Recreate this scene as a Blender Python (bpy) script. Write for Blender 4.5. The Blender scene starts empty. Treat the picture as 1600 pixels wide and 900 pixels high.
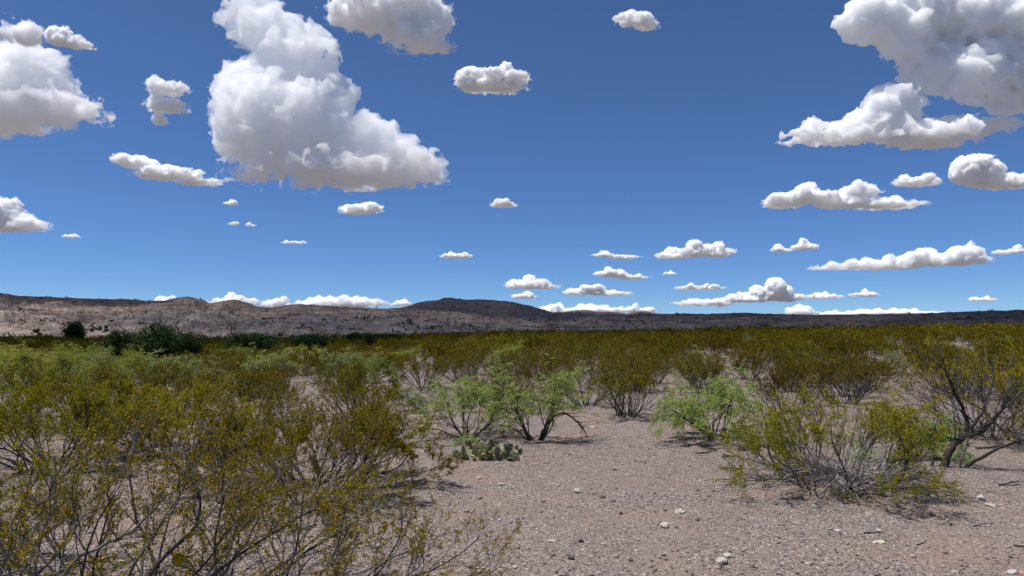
import bpy, math, numpy as np
from mathutils import Vector
SC = bpy.context.scene
COL = SC.collection
R = math.radians

# ------------------------------------------------------------------ camera, sky, sun, exposure
F = 1081.0; HOR = 515.0; EYE = 1.6            # focal length and horizon row for a 1600 x 900 picture
cam = bpy.data.objects.new('camera', bpy.data.cameras.new('camera')); COL.objects.link(cam); SC.camera = cam
cam.data.sensor_width = 36; cam.data.lens = 36 * F / 1600; cam.data.clip_start = .05; cam.data.clip_end = 3e5
PITCH = math.atan((HOR - 450) / F)
cam.location = (0, 0, EYE); cam.rotation_euler = (math.pi / 2 + PITCH, 0, 0)

SUN_EL, SUN_AZ = R(71), R(-95)                # azimuth measured clockwise from the view direction
SUN = Vector((math.sin(SUN_AZ) * math.cos(SUN_EL), math.cos(SUN_AZ) * math.cos(SUN_EL), math.sin(SUN_EL)))
world = bpy.data.worlds.new('World'); SC.world = world; world.use_nodes = True
wt = world.node_tree; sky = wt.nodes.new('ShaderNodeTexSky'); sky.sky_type = 'NISHITA'; sky.sun_disc = False
sky.sun_elevation = SUN_EL; sky.sun_rotation = SUN_AZ
sky.altitude = 9000; sky.air_density = 2.0; sky.dust_density = 0; sky.ozone_density = 10
wt.links.new(sky.outputs[0], wt.nodes['Background'].inputs[0]); wt.nodes['Background'].inputs[1].default_value = .099
sl = bpy.data.lights.new('sun', 'SUN'); sl.energy = 4.8; sl.angle = R(.53); sl.color = (1, .965, .915)
so = bpy.data.objects.new('sun', sl); COL.objects.link(so); so.rotation_euler = (-SUN).to_track_quat('-Z', 'Y').to_euler()
vs = SC.view_settings; vs.view_transform = 'Standard'; vs.look = 'None'; vs.gamma = 1; vs.use_curve_mapping = False; vs.exposure = 0.10
cy = SC.cycles
cy.use_denoising = True; cy.volume_bounces = 52; cy.max_bounces = 52; cy.diffuse_bounces = 3; cy.glossy_bounces = 2
cy.transmission_bounces = 4; cy.transparent_max_bounces = 32; cy.use_adaptive_sampling = True; cy.adaptive_threshold = .02

# ------------------------------------------------------------------ helpers
def ground_at(px, py):                         # point of the flat ground seen at a pixel of the photograph
    x, y = (px - 800) / F, (450 - py) / F
    c, s = math.cos(PITCH), math.sin(PITCH)
    d = np.array([x, c - y * s, s + y * c]); t = -EYE / d[2]
    return d[0] * t, d[1] * t

_P = np.random.default_rng(11).random((256, 256)).astype(np.float32)
def vnoise(x, y):
    x = np.asarray(x, float); y = np.asarray(y, float)
    xi, yi = np.floor(x).astype(int), np.floor(y).astype(int); fx, fy = x - xi, y - yi
    fx = fx * fx * fx * (fx * (fx * 6 - 15) + 10); fy = fy * fy * fy * (fy * (fy * 6 - 15) + 10)
    a, b = _P[xi & 255, yi & 255], _P[(xi + 1) & 255, yi & 255]; c, d = _P[xi & 255, (yi + 1) & 255], _P[(xi + 1) & 255, (yi + 1) & 255]
    return (a + (b - a) * fx) * (1 - fy) + (c + (d - c) * fx) * fy
def fbm(x, y, o=4, g=.5):
    s = 0; a = 1; t = 0
    for k in range(o):
        s = s + a * (vnoise(x * 2 ** k + 17.3 * k, y * 2 ** k + 9.1 * k) * 2 - 1); t += a; a *= g
    return s / t
def sstep(a, b, x): t = np.clip((x - a) / (b - a), 0, 1); return t * t * (3 - 2 * t)

MOUNDS = []                                    # low hummocks that plants stand on (x, y, radius, height)
def gz(x, y):
    x = np.asarray(x, float); y = np.asarray(y, float); r = np.hypot(x, y)
    z = .13 * fbm(x / 7 + 3, y / 7, 3) * sstep(2, 9, r) + .03 * fbm(x / 1.1, y / 1.1 + 40, 3)
    z = z + .95 * sstep(14, 75, y) * sstep(-.15, .75, x / np.maximum(y, 1))
    z = z - .75 * sstep(15, 40, y) * sstep(.05, -.4, x / np.maximum(y, 1))
    for mx, my, mr, mh in MOUNDS: z = z + mh * np.exp(-((x - mx) ** 2 + (y - my) ** 2) / mr ** 2)
    return z

def np_mesh(name, V, faces, smooth=False):     # faces: list of (m,k) index arrays
    me = bpy.data.meshes.new(name); V = np.asarray(V, np.float32)
    me.vertices.add(len(V)); me.vertices.foreach_set('co', V.ravel())
    idx = np.concatenate([f.astype(np.int32).ravel() for f in faces])
    cnt = np.concatenate([np.full(len(f), f.shape[1], np.int32) for f in faces])
    me.loops.add(len(idx)); me.loops.foreach_set('vertex_index', idx)
    me.polygons.add(len(cnt)); me.polygons.foreach_set('loop_start', np.concatenate([[0], np.cumsum(cnt)[:-1]]).astype(np.int32))
    if smooth: me.polygons.foreach_set('use_smooth', np.ones(len(cnt), bool))
    me.update(calc_edges=True); return me
def obj(name, me, mat=None, parent=None):
    if mat is not None and not me.materials: me.materials.append(mat)
    o = bpy.data.objects.new(name, me); COL.objects.link(o)
    if parent: o.parent = parent
    return o
def tag(o, label, cat, group=None):
    o['label'] = label; o['category'] = cat
    if group: o['group'] = group
    return o
def thing(name, label=None, cat=None, group=None, loc=(0, 0, 0)):
    o = bpy.data.objects.new(name, None); COL.objects.link(o); o.location = loc; o.empty_display_size = .1
    if label: tag(o, label, cat, group)
    return o

class MB:                                      # collects vertices and faces
    def __init__(s): s.V = []; s.Fq = {}; s.n = 0
    def add(s, V, *faces):
        for f in faces: s.Fq.setdefault(f.shape[1], []).append(f + s.n)
        s.V.append(V); s.n += len(V)
    def mesh(s, name, smooth=False):
        return np_mesh(name, np.concatenate(s.V), [np.concatenate(f) for f in s.Fq.values()], smooth)

def unit(v): return v / np.maximum(np.linalg.norm(v, axis=-1, keepdims=True), 1e-9)

# ------------------------------------------------------------------ materials
def mat_nodes(name):
    m = bpy.data.materials.new(name); m.use_nodes = True; t = m.node_tree; t.nodes.clear()
    return m, t, t.nodes.new('ShaderNodeOutputMaterial')
def N(t, ty, ins=(), **kw):
    n = t.nodes.new(ty)
    for k, v in kw.items(): setattr(n, k, v)
    for k, v in dict(ins).items():
        if isinstance(v, bpy.types.NodeSocket): t.links.new(v, n.inputs[k])
        else: n.inputs[k].default_value = v
    return n
def ramp(t, fac, stops):
    n = t.nodes.new('ShaderNodeValToRGB'); e = n.color_ramp.elements
    while len(e) < len(stops): e.new(.5)
    for el, (p, c) in zip(e, stops): el.position = p; el.color = (*c, 1)
    t.links.new(fac, n.inputs[0]); return n.outputs[0]
def mixc(t, fac, a, b, mode='MIX'):
    n = t.nodes.new('ShaderNodeMix'); n.data_type = 'RGBA'; n.blend_type = mode
    for i, v in ((0, fac), (6, a), (7, b)):
        if isinstance(v, bpy.types.NodeSocket): t.links.new(v, n.inputs[i])
        else: n.inputs[i].default_value = v if i == 0 or len(v) == 4 else (*v, 1)
    return n.outputs[2]
def leaf_mat(name, stops, trans=.35, vary=.25, rough=.7):
    m, t, out = mat_nodes(name)
    geo = N(t, 'ShaderNodeNewGeometry'); oi = N(t, 'ShaderNodeObjectInfo')
    c = ramp(t, geo.outputs['Random Per Island'], stops)
    h = N(t, 'ShaderNodeHueSaturation', {'Color': c})
    v = N(t, 'ShaderNodeMapRange', {0: oi.outputs['Random'], 3: 1 - vary, 4: 1 + vary}); t.links.new(v.outputs[0], h.inputs['Value'])
    u = N(t, 'ShaderNodeMath', {0: oi.outputs['Random'], 1: 7.31}, operation='MULTIPLY'); u2 = N(t, 'ShaderNodeMath', {0: u.outputs[0]}, operation='FRACT')
    hv = N(t, 'ShaderNodeMapRange', {0: u2.outputs[0], 3: .485, 4: .52}); t.links.new(hv.outputs[0], h.inputs['Hue'])
    p = N(t, 'ShaderNodeBsdfPrincipled', {'Base Color': h.outputs[0], 'Roughness': rough, 'Specular IOR Level': .08})
    tr = N(t, 'ShaderNodeBsdfTranslucent', {'Color': h.outputs[0]})
    mx = N(t, 'ShaderNodeMixShader', {0: trans, 1: p.outputs[0], 2: tr.outputs[0]}); t.links.new(mx.outputs[0], out.inputs[0]); return m
def bark_mat(name, stops, scale=60):
    m, t, out = mat_nodes(name); geo = N(t, 'ShaderNodeNewGeometry'); tc = N(t, 'ShaderNodeTexCoord')
    nz = N(t, 'ShaderNodeTexNoise', {'Vector': tc.outputs['Object'], 'Scale': scale, 'Detail': 3.0})
    c = ramp(t, geo.outputs['Random Per Island'], stops)
    c2 = mixc(t, .5, c, ramp(t, nz.outputs[0], [(.3, (.35, .35, .35)), (.7, (1.5, 1.5, 1.5))]), 'MULTIPLY')
    b = N(t, 'ShaderNodeBump', {'Height': nz.outputs[0], 'Strength': .5, 'Distance': .004})
    p = N(t, 'ShaderNodeBsdfPrincipled', {'Base Color': c2, 'Roughness': .85, 'Normal': b.outputs[0], 'Specular IOR Level': .2}); t.links.new(p.outputs[0], out.inputs[0]); return m

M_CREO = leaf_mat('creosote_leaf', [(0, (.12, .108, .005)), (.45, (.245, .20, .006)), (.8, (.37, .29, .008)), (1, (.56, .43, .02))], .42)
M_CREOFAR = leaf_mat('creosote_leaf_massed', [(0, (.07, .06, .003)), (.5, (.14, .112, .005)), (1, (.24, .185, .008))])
M_MESQ = leaf_mat('mesquite_leaf', [(0, (.15, .21, .05)), (.5, (.25, .33, .085)), (1, (.40, .47, .13))], .42)
M_GREY = leaf_mat('grey_green_leaf', [(0, (.15, .18, .055)), (.5, (.23, .26, .09)), (1, (.36, .38, .16))], .35)
M_PALE = leaf_mat('light_green_leaf', [(0, (.16, .19, .03)), (.5, (.26, .285, .045)), (1, (.38, .39, .08))], .38)
M_DARK = leaf_mat('dark_green_leaf', [(0, (.018, .038, .012)), (.5, (.032, .062, .018)), (1, (.06, .095, .025))], .25)
M_STEM = bark_mat('creosote_stem', [(0, (.035, .028, .027)), (.5, (.08, .066, .062)), (.85, (.17, .15, .14)), (1, (.30, .27, .25))])
M_TRUNK = bark_mat('mesquite_bark', [(0, (.03, .024, .022)), (.6, (.06, .05, .045)), (1, (.16, .14, .13))], 40)
M_DEAD = bark_mat('dead_wood', [(0, (.08, .07, .065)), (.5, (.23, .205, .19)), (1, (.46, .42, .39))])

# gravel ground
def ground_mat():
    m, t, out = mat_nodes('desert_gravel'); geo = N(t, 'ShaderNodeNewGeometry'); P = geo.outputs['Position']
    big = N(t, 'ShaderNodeTexNoise', {'Vector': P, 'Scale': .45, 'Detail': 4.0, 'Roughness': .6})
    soil = ramp(t, big.outputs[0], [(.3, (.205, .158, .138)), (.5, (.222, .170, .143)), (.68, (.27, .187, .138))])
    mid = N(t, 'ShaderNodeTexNoise', {'Vector': P, 'Scale': 9.0, 'Detail': 5.0, 'Roughness': .7})
    soil = mixc(t, .6, soil, ramp(t, mid.outputs[0], [(.3, (.72, .71, .71)), (.7, (1.22, 1.22, 1.24))]), 'MULTIPLY')
    v1 = N(t, 'ShaderNodeTexVoronoi', {'Vector': P, 'Scale': 70.0, 'Randomness': 1.0}); v2 = N(t, 'ShaderNodeTexVoronoi', {'Vector': P, 'Scale': 26.0})
    def stones(v):
        s = N(t, 'ShaderNodeSeparateColor', {0: v.outputs['Color']})
        col = ramp(t, s.outputs[0], [(0, (.085, .068, .062)), (.3, (.165, .132, .117)), (.62, (.255, .21, .19)), (.92, (.31, .26, .235)), (.98, (.52, .47, .43))])
        return s, col
    s1, c1 = stones(v1); s2, c2 = stones(v2)
    patch = N(t, 'ShaderNodeTexNoise', {'Vector': P, 'Scale': 1.3, 'Detail': 3.0})
    k1 = N(t, 'ShaderNodeMath', {0: s1.outputs[1], 1: ramp(t, patch.outputs[0], [(.38, (.25,) * 3), (.6, (.85,) * 3)])}, operation='LESS_THAN')
    k2 = N(t, 'ShaderNodeMath', {0: s2.outputs[1], 1: .16}, operation='LESS_THAN')
    e2 = N(t, 'ShaderNodeMath', {0: v2.outputs['Distance'], 1: .42}, operation='LESS_THAN'); k2 = N(t, 'ShaderNodeMath', {0: k2.outputs[0], 1: e2.outputs[0]}, operation='MULTIPLY')
    c = mixc(t, k1.outputs[0], soil, c1); c = mixc(t, k2.outputs[0], c, c2)
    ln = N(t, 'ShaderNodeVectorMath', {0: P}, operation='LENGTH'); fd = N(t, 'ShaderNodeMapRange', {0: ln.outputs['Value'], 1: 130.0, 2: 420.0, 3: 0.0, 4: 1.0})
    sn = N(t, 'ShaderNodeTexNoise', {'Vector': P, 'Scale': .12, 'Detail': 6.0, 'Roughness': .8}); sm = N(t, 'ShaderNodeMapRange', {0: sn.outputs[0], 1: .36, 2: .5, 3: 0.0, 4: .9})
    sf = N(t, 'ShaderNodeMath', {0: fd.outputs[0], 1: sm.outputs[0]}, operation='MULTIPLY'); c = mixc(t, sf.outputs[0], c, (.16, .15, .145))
    h1 = N(t, 'ShaderNodeMath', {0: v1.outputs['Distance'], 1: k1.outputs[0]}, operation='MULTIPLY'); h2 = N(t, 'ShaderNodeMath', {0: v2.outputs['Distance'], 1: k2.outputs[0]}, operation='MULTIPLY')
    b1 = N(t, 'ShaderNodeBump', {'Height': mid.outputs[0], 'Strength': .6, 'Distance': .03})
    b2 = N(t, 'ShaderNodeBump', {'Height': h1.outputs[0], 'Strength': .9, 'Distance': .012, 'Normal': b1.outputs[0]}); b2.invert = True
    b3 = N(t, 'ShaderNodeBump', {'Height': h2.outputs[0], 'Strength': .9, 'Distance': .03, 'Normal': b2.outputs[0]}); b3.invert = True
    p = N(t, 'ShaderNodeBsdfPrincipled', {'Base Color': c, 'Roughness': .95, 'Specular IOR Level': .15, 'Normal': b3.outputs[0]}); t.links.new(p.outputs[0], out.inputs[0]); return m
M_GROUND = ground_mat()

def stone_mat(name, stops):
    m, t, out = mat_nodes(name); geo = N(t, 'ShaderNodeNewGeometry')
    nz = N(t, 'ShaderNodeTexNoise', {'Vector': geo.outputs['Position'], 'Scale': 90.0, 'Detail': 4.0})
    c = mixc(t, .6, ramp(t, geo.outputs['Random Per Island'], stops), ramp(t, nz.outputs[0], [(.3, (.7,) * 3), (.7, (1.2,) * 3)]), 'MULTIPLY')
    b = N(t, 'ShaderNodeBump', {'Height': nz.outputs[0], 'Strength': .4, 'Distance': .004})
    p = N(t, 'ShaderNodeBsdfPrincipled', {'Base Color': c, 'Roughness': .9, 'Specular IOR Level': .2, 'Normal': b.outputs[0]}); t.links.new(p.outputs[0], out.inputs[0]); return m
M_PEB = stone_mat('pebbles', [(0, (.09, .072, .065)), (.25, (.165, .13, .117)), (.65, (.26, .215, .19)), (.92, (.34, .29, .26)), (.98, (.52, .47, .43)), (1, (.62, .58, .53))])
M_WHITE = stone_mat('white_stone', [(0, (.34, .31, .275)), (1, (.44, .405, .36))])
M_TAN = stone_mat('tan_stone', [(0, (.31, .26, .225)), (1, (.38, .325, .28))])
M_BLACK = stone_mat('dark_stone', [(0, (.06, .05, .045)), (1, (.12, .10, .09))])

def hill_mat(name, low, high, cap, zlo, zhi, band=.35):
    m, t, out = mat_nodes(name); geo = N(t, 'ShaderNodeNewGeometry'); P = geo.outputs['Position']
    xyz = N(t, 'ShaderNodeSeparateXYZ', {0: P})
    w = N(t, 'ShaderNodeTexNoise', {'Vector': P, 'Scale': .035, 'Detail': 5.0, 'Roughness': .65})
    zz = N(t, 'ShaderNodeMath', {0: w.outputs[0], 1: (zhi - zlo) * .9, 2: xyz.outputs[2]}, operation='MULTIPLY_ADD')
    f = N(t, 'ShaderNodeMapRange', {0: zz.outputs[0], 1: zlo + (zhi - zlo) * .45, 2: zhi + (zhi - zlo) * .45})
    c = ramp(t, f.outputs[0], [(.12, low), (.5, high), (.85, cap)])
    sc = N(t, 'ShaderNodeCombineXYZ', {0: xyz.outputs[0], 1: xyz.outputs[1], 2: xyz.outputs[2]})
    mp = N(t, 'ShaderNodeMapping', {'Vector': P, 'Scale': (.015, .015, .45)})
    st = N(t, 'ShaderNodeTexNoise', {'Vector': mp.outputs[0], 'Scale': 1.6, 'Detail': 4.0, 'Roughness': .7, 'Distortion': .6})
    c = mixc(t, band * 1.6, c, ramp(t, st.outputs[0], [(.36, (.55, .52, .52)), (.5, (1, 1, 1)), (.64, (1.25, 1.2, 1.16))]), 'MULTIPLY')
    fi = N(t, 'ShaderNodeTexNoise', {'Vector': P, 'Scale': .35, 'Detail': 6.0, 'Roughness': .75})
    c = mixc(t, .8, c, ramp(t, fi.outputs[0], [(.32, (.42, .41, .41)), (.5, (.95,) * 3), (.68, (1.55, 1.52, 1.5))]), 'MULTIPLY')
    bl = N(t, 'ShaderNodeTexNoise', {'Vector': P, 'Scale': .06, 'Detail': 6.0, 'Roughness': .7, 'Distortion': 1.2})
    c = mixc(t, .8, c, ramp(t, bl.outputs[0], [(.38, (.62, .60, .60)), (.6, (1.2, 1.18, 1.16))]), 'MULTIPLY')
    b = N(t, 'ShaderNodeBump', {'Height': fi.outputs[0], 'Strength': 1.0, 'Distance': 2.0})
    p = N(t, 'ShaderNodeBsdfPrincipled', {'Base Color': c, 'Roughness': .95, 'Specular IOR Level': .1, 'Normal': b.outputs[0]}); t.links.new(p.outputs[0], out.inputs[0]); return m

# ------------------------------------------------------------------ the ground sheet
def P2(px, py): return ground_at(px, py)
for (px, py, r, h) in [(1310, 765, 1.0, .07), (1475, 742, .9, .06), (490, 770, 1.0, .05), (800, 700, 1.2, .05), (1110, 690, .9, .05), (980, 655, 1.0, .06), (1550, 690, 1.1, .08), (80, 735, 1.1, .05)]:
    x, y = P2(px, py); MOUNDS.append((x, y, r, h))
def build_ground():
    a = np.concatenate([np.linspace(-R(48), R(48), 370), np.linspace(R(48), R(312), 72)[1:-1]])
    r = np.concatenate([[0.02], np.geomspace(.6, 2.9, 16), np.geomspace(3, 16, 160), np.geomspace(16.3, 140, 70), np.geomspace(150, 9e4, 44)])
    Rr, A = np.meshgrid(r, a, indexing='ij'); X, Y = Rr * np.sin(A), Rr * np.cos(A)
    Z = gz(X, Y) * (1 - sstep(150, 400, Rr)) + (.010 * fbm(X / .22, Y / .22, 3) + .004 * fbm(X / .05, Y / .05, 2)) * (1 - sstep(14, 30, Rr))
    nr, na = X.shape; i = np.arange(nr * na).reshape(nr, na); j = np.roll(i, -1, 1)
    q = np.stack([i[:-1], j[:-1], j[1:], i[1:]], -1).reshape(-1, 4)[:, ::-1]
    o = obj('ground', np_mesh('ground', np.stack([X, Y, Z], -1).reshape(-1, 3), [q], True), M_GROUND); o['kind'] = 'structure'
build_ground()

# ------------------------------------------------------------------ hills (real ridges at their own distances)
HILLSURF = []
def hill(name, prof, Rc, Rf, mat, shape=1.6, gully=.3, gl=28., terrace=0., rough=.05, wob=.07, cols=440, rows=70, seed=0., zf=-1.0):
    prof = np.array(prof, float); px = np.linspace(prof[0, 0], prof[-1, 0], cols); py = np.interp(px, prof[:, 0], prof[:, 1])
    k = np.ones(5) / 5; py = np.convolve(np.pad(py, 2, 'edge'), k, 'valid')
    rc = Rc * (1 + wob * fbm(px / 90 + seed, px * 0 + seed, 3)); rf = Rf * (1 + .12 * fbm(px / 70 + seed + 5, px * 0, 3))
    hc = EYE + (HOR - py) / F * rc + rc / F * 1.0 * fbm(px / 9 + seed, px * 0 + 3, 4) * .9
    v = np.concatenate([np.linspace(0, 1, rows), 1 + np.linspace(.06, 1.0, 14)])
    Vv, PX = np.meshgrid(v, px, indexing='ij'); fr = np.minimum(Vv, 1)
    dist = rf + (rc - rf) * Vv
    X, Y = (PX - 800) / F * dist, dist
    p = .22 * fr + .78 * fr ** shape
    gx = X / gl + 1.1 * fbm(X / gl * .7 + seed, Y / gl * .5, 3) + Y / (gl * 2.6) * np.sign(fbm(X / (gl * 9) + seed, X * 0, 1))
    g = 1 - np.abs(fbm(gx + seed, Y / (gl * 3.2), 4, .55)) * 2.4
    env = np.clip(fr * (1 - fr) * 4, 0, 1) ** .8
    H = hc - zf
    z = p * H + (-gully * (g - .35) * env * H * .55) + rough * H * env * fbm(X / 9 + seed, Y / 9, 4, .75)
    if terrace:
        s = terrace * (1 + .25 * fbm(X / 90, Y / 90 + seed, 2)); q = z / s + 1.3 * fbm(X / 60 + seed, Y / 60, 3); fq = q - np.floor(q)
        z = z + (sstep(.62, .95, fq) - fq) * s * .85 * env
    z = np.where(Vv > 1, H * (1 - (Vv - 1) * .35) - .03 * H * (Vv > 1) * (1 + fbm(X / 30, Y / 30, 2)), z)
    # lowered ends so that the ridge runs down into the plain
    Z = z + zf
    n0, n1 = X.shape; i = np.arange(n0 * n1).reshape(n0, n1)
    q = np.stack([i[:-1, :-1], i[:-1, 1:], i[1:, 1:], i[1:, :-1]], -1).reshape(-1, 4)
    o = obj(name, np_mesh(name, np.stack([X, Y, Z], -1).reshape(-1, 3), [q], True), mat); o['kind'] = 'structure'
    HILLSURF.append((X[:rows], Y[:rows], Z[:rows], v[:rows])); return o
M_H1 = hill_mat('bluff_rock', (.36, .29, .245), (.25, .20, .175), (.155, .125, .115), 2, 20, .5)
M_H2 = hill_mat('pale_badland', (.50, .405, .34), (.42, .345, .295), (.24, .195, .17), 2, 13, .4)
M_H3 = hill_mat('dome_rock', (.25, .20, .18), (.19, .155, .145), (.18, .15, .14), 5, 48, .15)
M_H4 = hill_mat('mesa_rock', (.30, .245, .22), (.19, .155, .145), (.16, .135, .12), 2, 13, .6)
hill('hills', [(-420, 452), (-200, 450), (-60, 452), (0, 458), (30, 462), (100, 465), (150, 467), (200, 468), (240, 470), (262, 469), (280, 464), (295, 463), (310, 467), (327, 475), (345, 471), (362, 467), (375, 469), (405, 480), (430, 480), (460, 475), (500, 476.5), (560, 481), (600, 482), (645, 481), (690, 485), (740, 489), (790, 495), (840, 502), (900, 511), (960, 517), (1000, 520)], 460, 170, M_H1, 1.3, .36, 30, 2.2, rough=.09, cols=560, seed=1.7)
hill('hills.001', [(-420, 470), (-150, 462), (-40, 466), (0, 471), (18, 475), (40, 484), (70, 490), (100, 497), (135, 503), (155, 500), (175, 491), (205, 488), (250, 487), (300, 489), (350, 490), (385, 496), (420, 500), (470, 494), (520, 493), (570, 497), (610, 494), (650, 498), (700, 505), (760, 512), (820, 518)], 300, 110, M_H2, 1.35, .5, 17, 1.7, rough=.2, cols=520, seed=5.1)
hill('hills.002', [(560, 500), (600, 488), (622, 482), (640, 478), (655, 472), (670, 470), (684, 469), (690, 466.5), (697, 464.6), (706, 464.8), (714, 467), (735, 468.5), (760, 467.6), (785, 470), (810, 474), (830, 478), (850, 484), (875, 491), (905, 500), (930, 508)], 1150, 620, M_H3, 1.15, .12, 60, 0, rough=.02, cols=360, seed=9.3, wob=.03)
hill('hills.003', [(800, 500), (850, 489), (880, 487), (895, 485), (905, 484), (922, 484.6), (935, 487), (950, 486.5), (962, 488), (980, 490), (992, 487), (1001, 485.5), (1012, 486), (1030, 490), (1080, 496), (1140, 504)], 1500, 900, M_H3, 1.3, .2, 60, 6, cols=320, seed=12.1, wob=.03)
hill('hills.004', [(770, 516), (820, 506), (870, 500), (900, 496), (960, 493), (1000, 491.5), (1040, 490.5), (1075, 489.5), (1100, 490.5), (1150, 488.5), (1200, 490), (1250, 491.5), (1290, 492), (1340, 491), (1400, 490), (1450, 489), (1500, 487), (1550, 485.5), (1600, 484), (1720, 478), (1900, 474), (2100, 474)], 470, 200, M_H4, 1.25, .22, 22, 3.0, cols=540, seed=21.4, rough=.10)
hill('hills.005', [(1085, 522), (1105, 518), (1120, 514.5), (1135, 513), (1160, 515.5), (1195, 516), (1230, 519), (1260, 523)], 190, 120, M_H2, 1.2, .25, 8, 0, cols=140, rows=40, seed=31.0, zf=-.6)

# ------------------------------------------------------------------ growing woody plants
def branches(rng, start, d, length, n, wig, up):
    """M polylines of n points: start (M,3), direction (M,3), length (M)"""
    M = len(start); P = np.zeros((M, n, 3)); T = np.zeros((M, n, 3)); P[:, 0] = start; d = unit(d.copy()); T[:, 0] = d
    st = (length / (n - 1))[:, None]
    for k in range(1, n):
        d = unit(d + rng.normal(0, wig, (M, 3)) + np.array([0, 0, up])); P[:, k] = P[:, k - 1] + d * st; T[:, k] = d
    return P, T
def children(rng, P, T, per, t0, t1, amin, amax):
    M, n = P.shape[:2]; par = np.repeat(np.arange(M), per); t = rng.uniform(t0, t1, M * per)
    f = t * (n - 1); i = np.minimum(f.astype(int), n - 2); f = (f - i)[:, None]
    s = P[par, i] * (1 - f) + P[par, i + 1] * f; d = T[par, np.minimum(i + 1, n - 1)]
    q = unit(np.cross(d, rng.normal(size=d.shape))); a = rng.uniform(amin, amax, (len(t), 1))
    return s, d * np.cos(a) + q * np.sin(a), par, t
def tubes(mb, P, T, r0, r1, sides):
    M, n = P.shape[:2]
    ref = np.eye(3)[np.abs(T).max(1).argmin(1)][:, None, :]   # one reference axis for the whole branch, so it never twists
    u = unit(np.cross(T, ref)); w = np.cross(T, u); tt = np.linspace(0, 1, n)[None, :, None]
    rad = np.asarray(r0).reshape(-1, 1, 1) * (1 - tt) + np.asarray(r1).reshape(-1, 1, 1) * tt
    a = np.arange(sides) * 2 * np.pi / sides
    V = P[:, :, None] + rad[..., None] * (u[:, :, None] * np.cos(a)[None, None, :, None] + w[:, :, None] * np.sin(a)[None, None, :, None])
    i = np.arange(M * n * sides).reshape(M, n, sides); j = np.roll(i, -1, 2)
    mb.add(V.reshape(-1, 3), np.stack([i[:, :-1], j[:, :-1], j[:, 1:], i[:, 1:]], -1).reshape(-1, 4))
def tri_leaves(mb, rng, pos, d, L, Wd):
    n = len(pos); d = unit(d); s = unit(np.cross(d, rng.normal(size=(n, 3))))
    L = np.broadcast_to(L, (n,))[:, None]; W_ = np.broadcast_to(Wd, (n,))[:, None]
    V = np.stack([pos - d * L * .1 + s * W_ * .5, pos + d * L, pos - d * L * .1 - s * W_ * .5], 1).reshape(-1, 3)
    mb.add(V, np.arange(n * 3).reshape(n, 3))
def leaves(mb, rng, pos, d, L, Wd):
    """rhombic leaves, each a quad folded a little"""
    n = len(pos); d = unit(d); s = unit(np.cross(d, rng.normal(size=(n, 3)))); nn = np.cross(d, s)
    L = np.broadcast_to(L, (n,))[:, None]; W_ = np.broadcast_to(Wd, (n,))[:, None]
    mid = pos + d * L * .5 + nn * L * .08
    V = np.stack([pos, mid + s * W_ * .5, pos + d * L, mid - s * W_ * .5], 1).reshape(-1, 3)
    mb.add(V, np.arange(n * 4).reshape(n, 4))
def along(rng, P, T, per, t0):
    M, n = P.shape[:2]; i0 = np.repeat(np.arange(M), per); f = rng.uniform(t0, 1, M * per) * (n - 1); i = np.minimum(f.astype(int), n - 2); f = (f - i)[:, None]
    return P[i0, i] * (1 - f) + P[i0, i + 1] * f, T[i0, i + 1]

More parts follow.
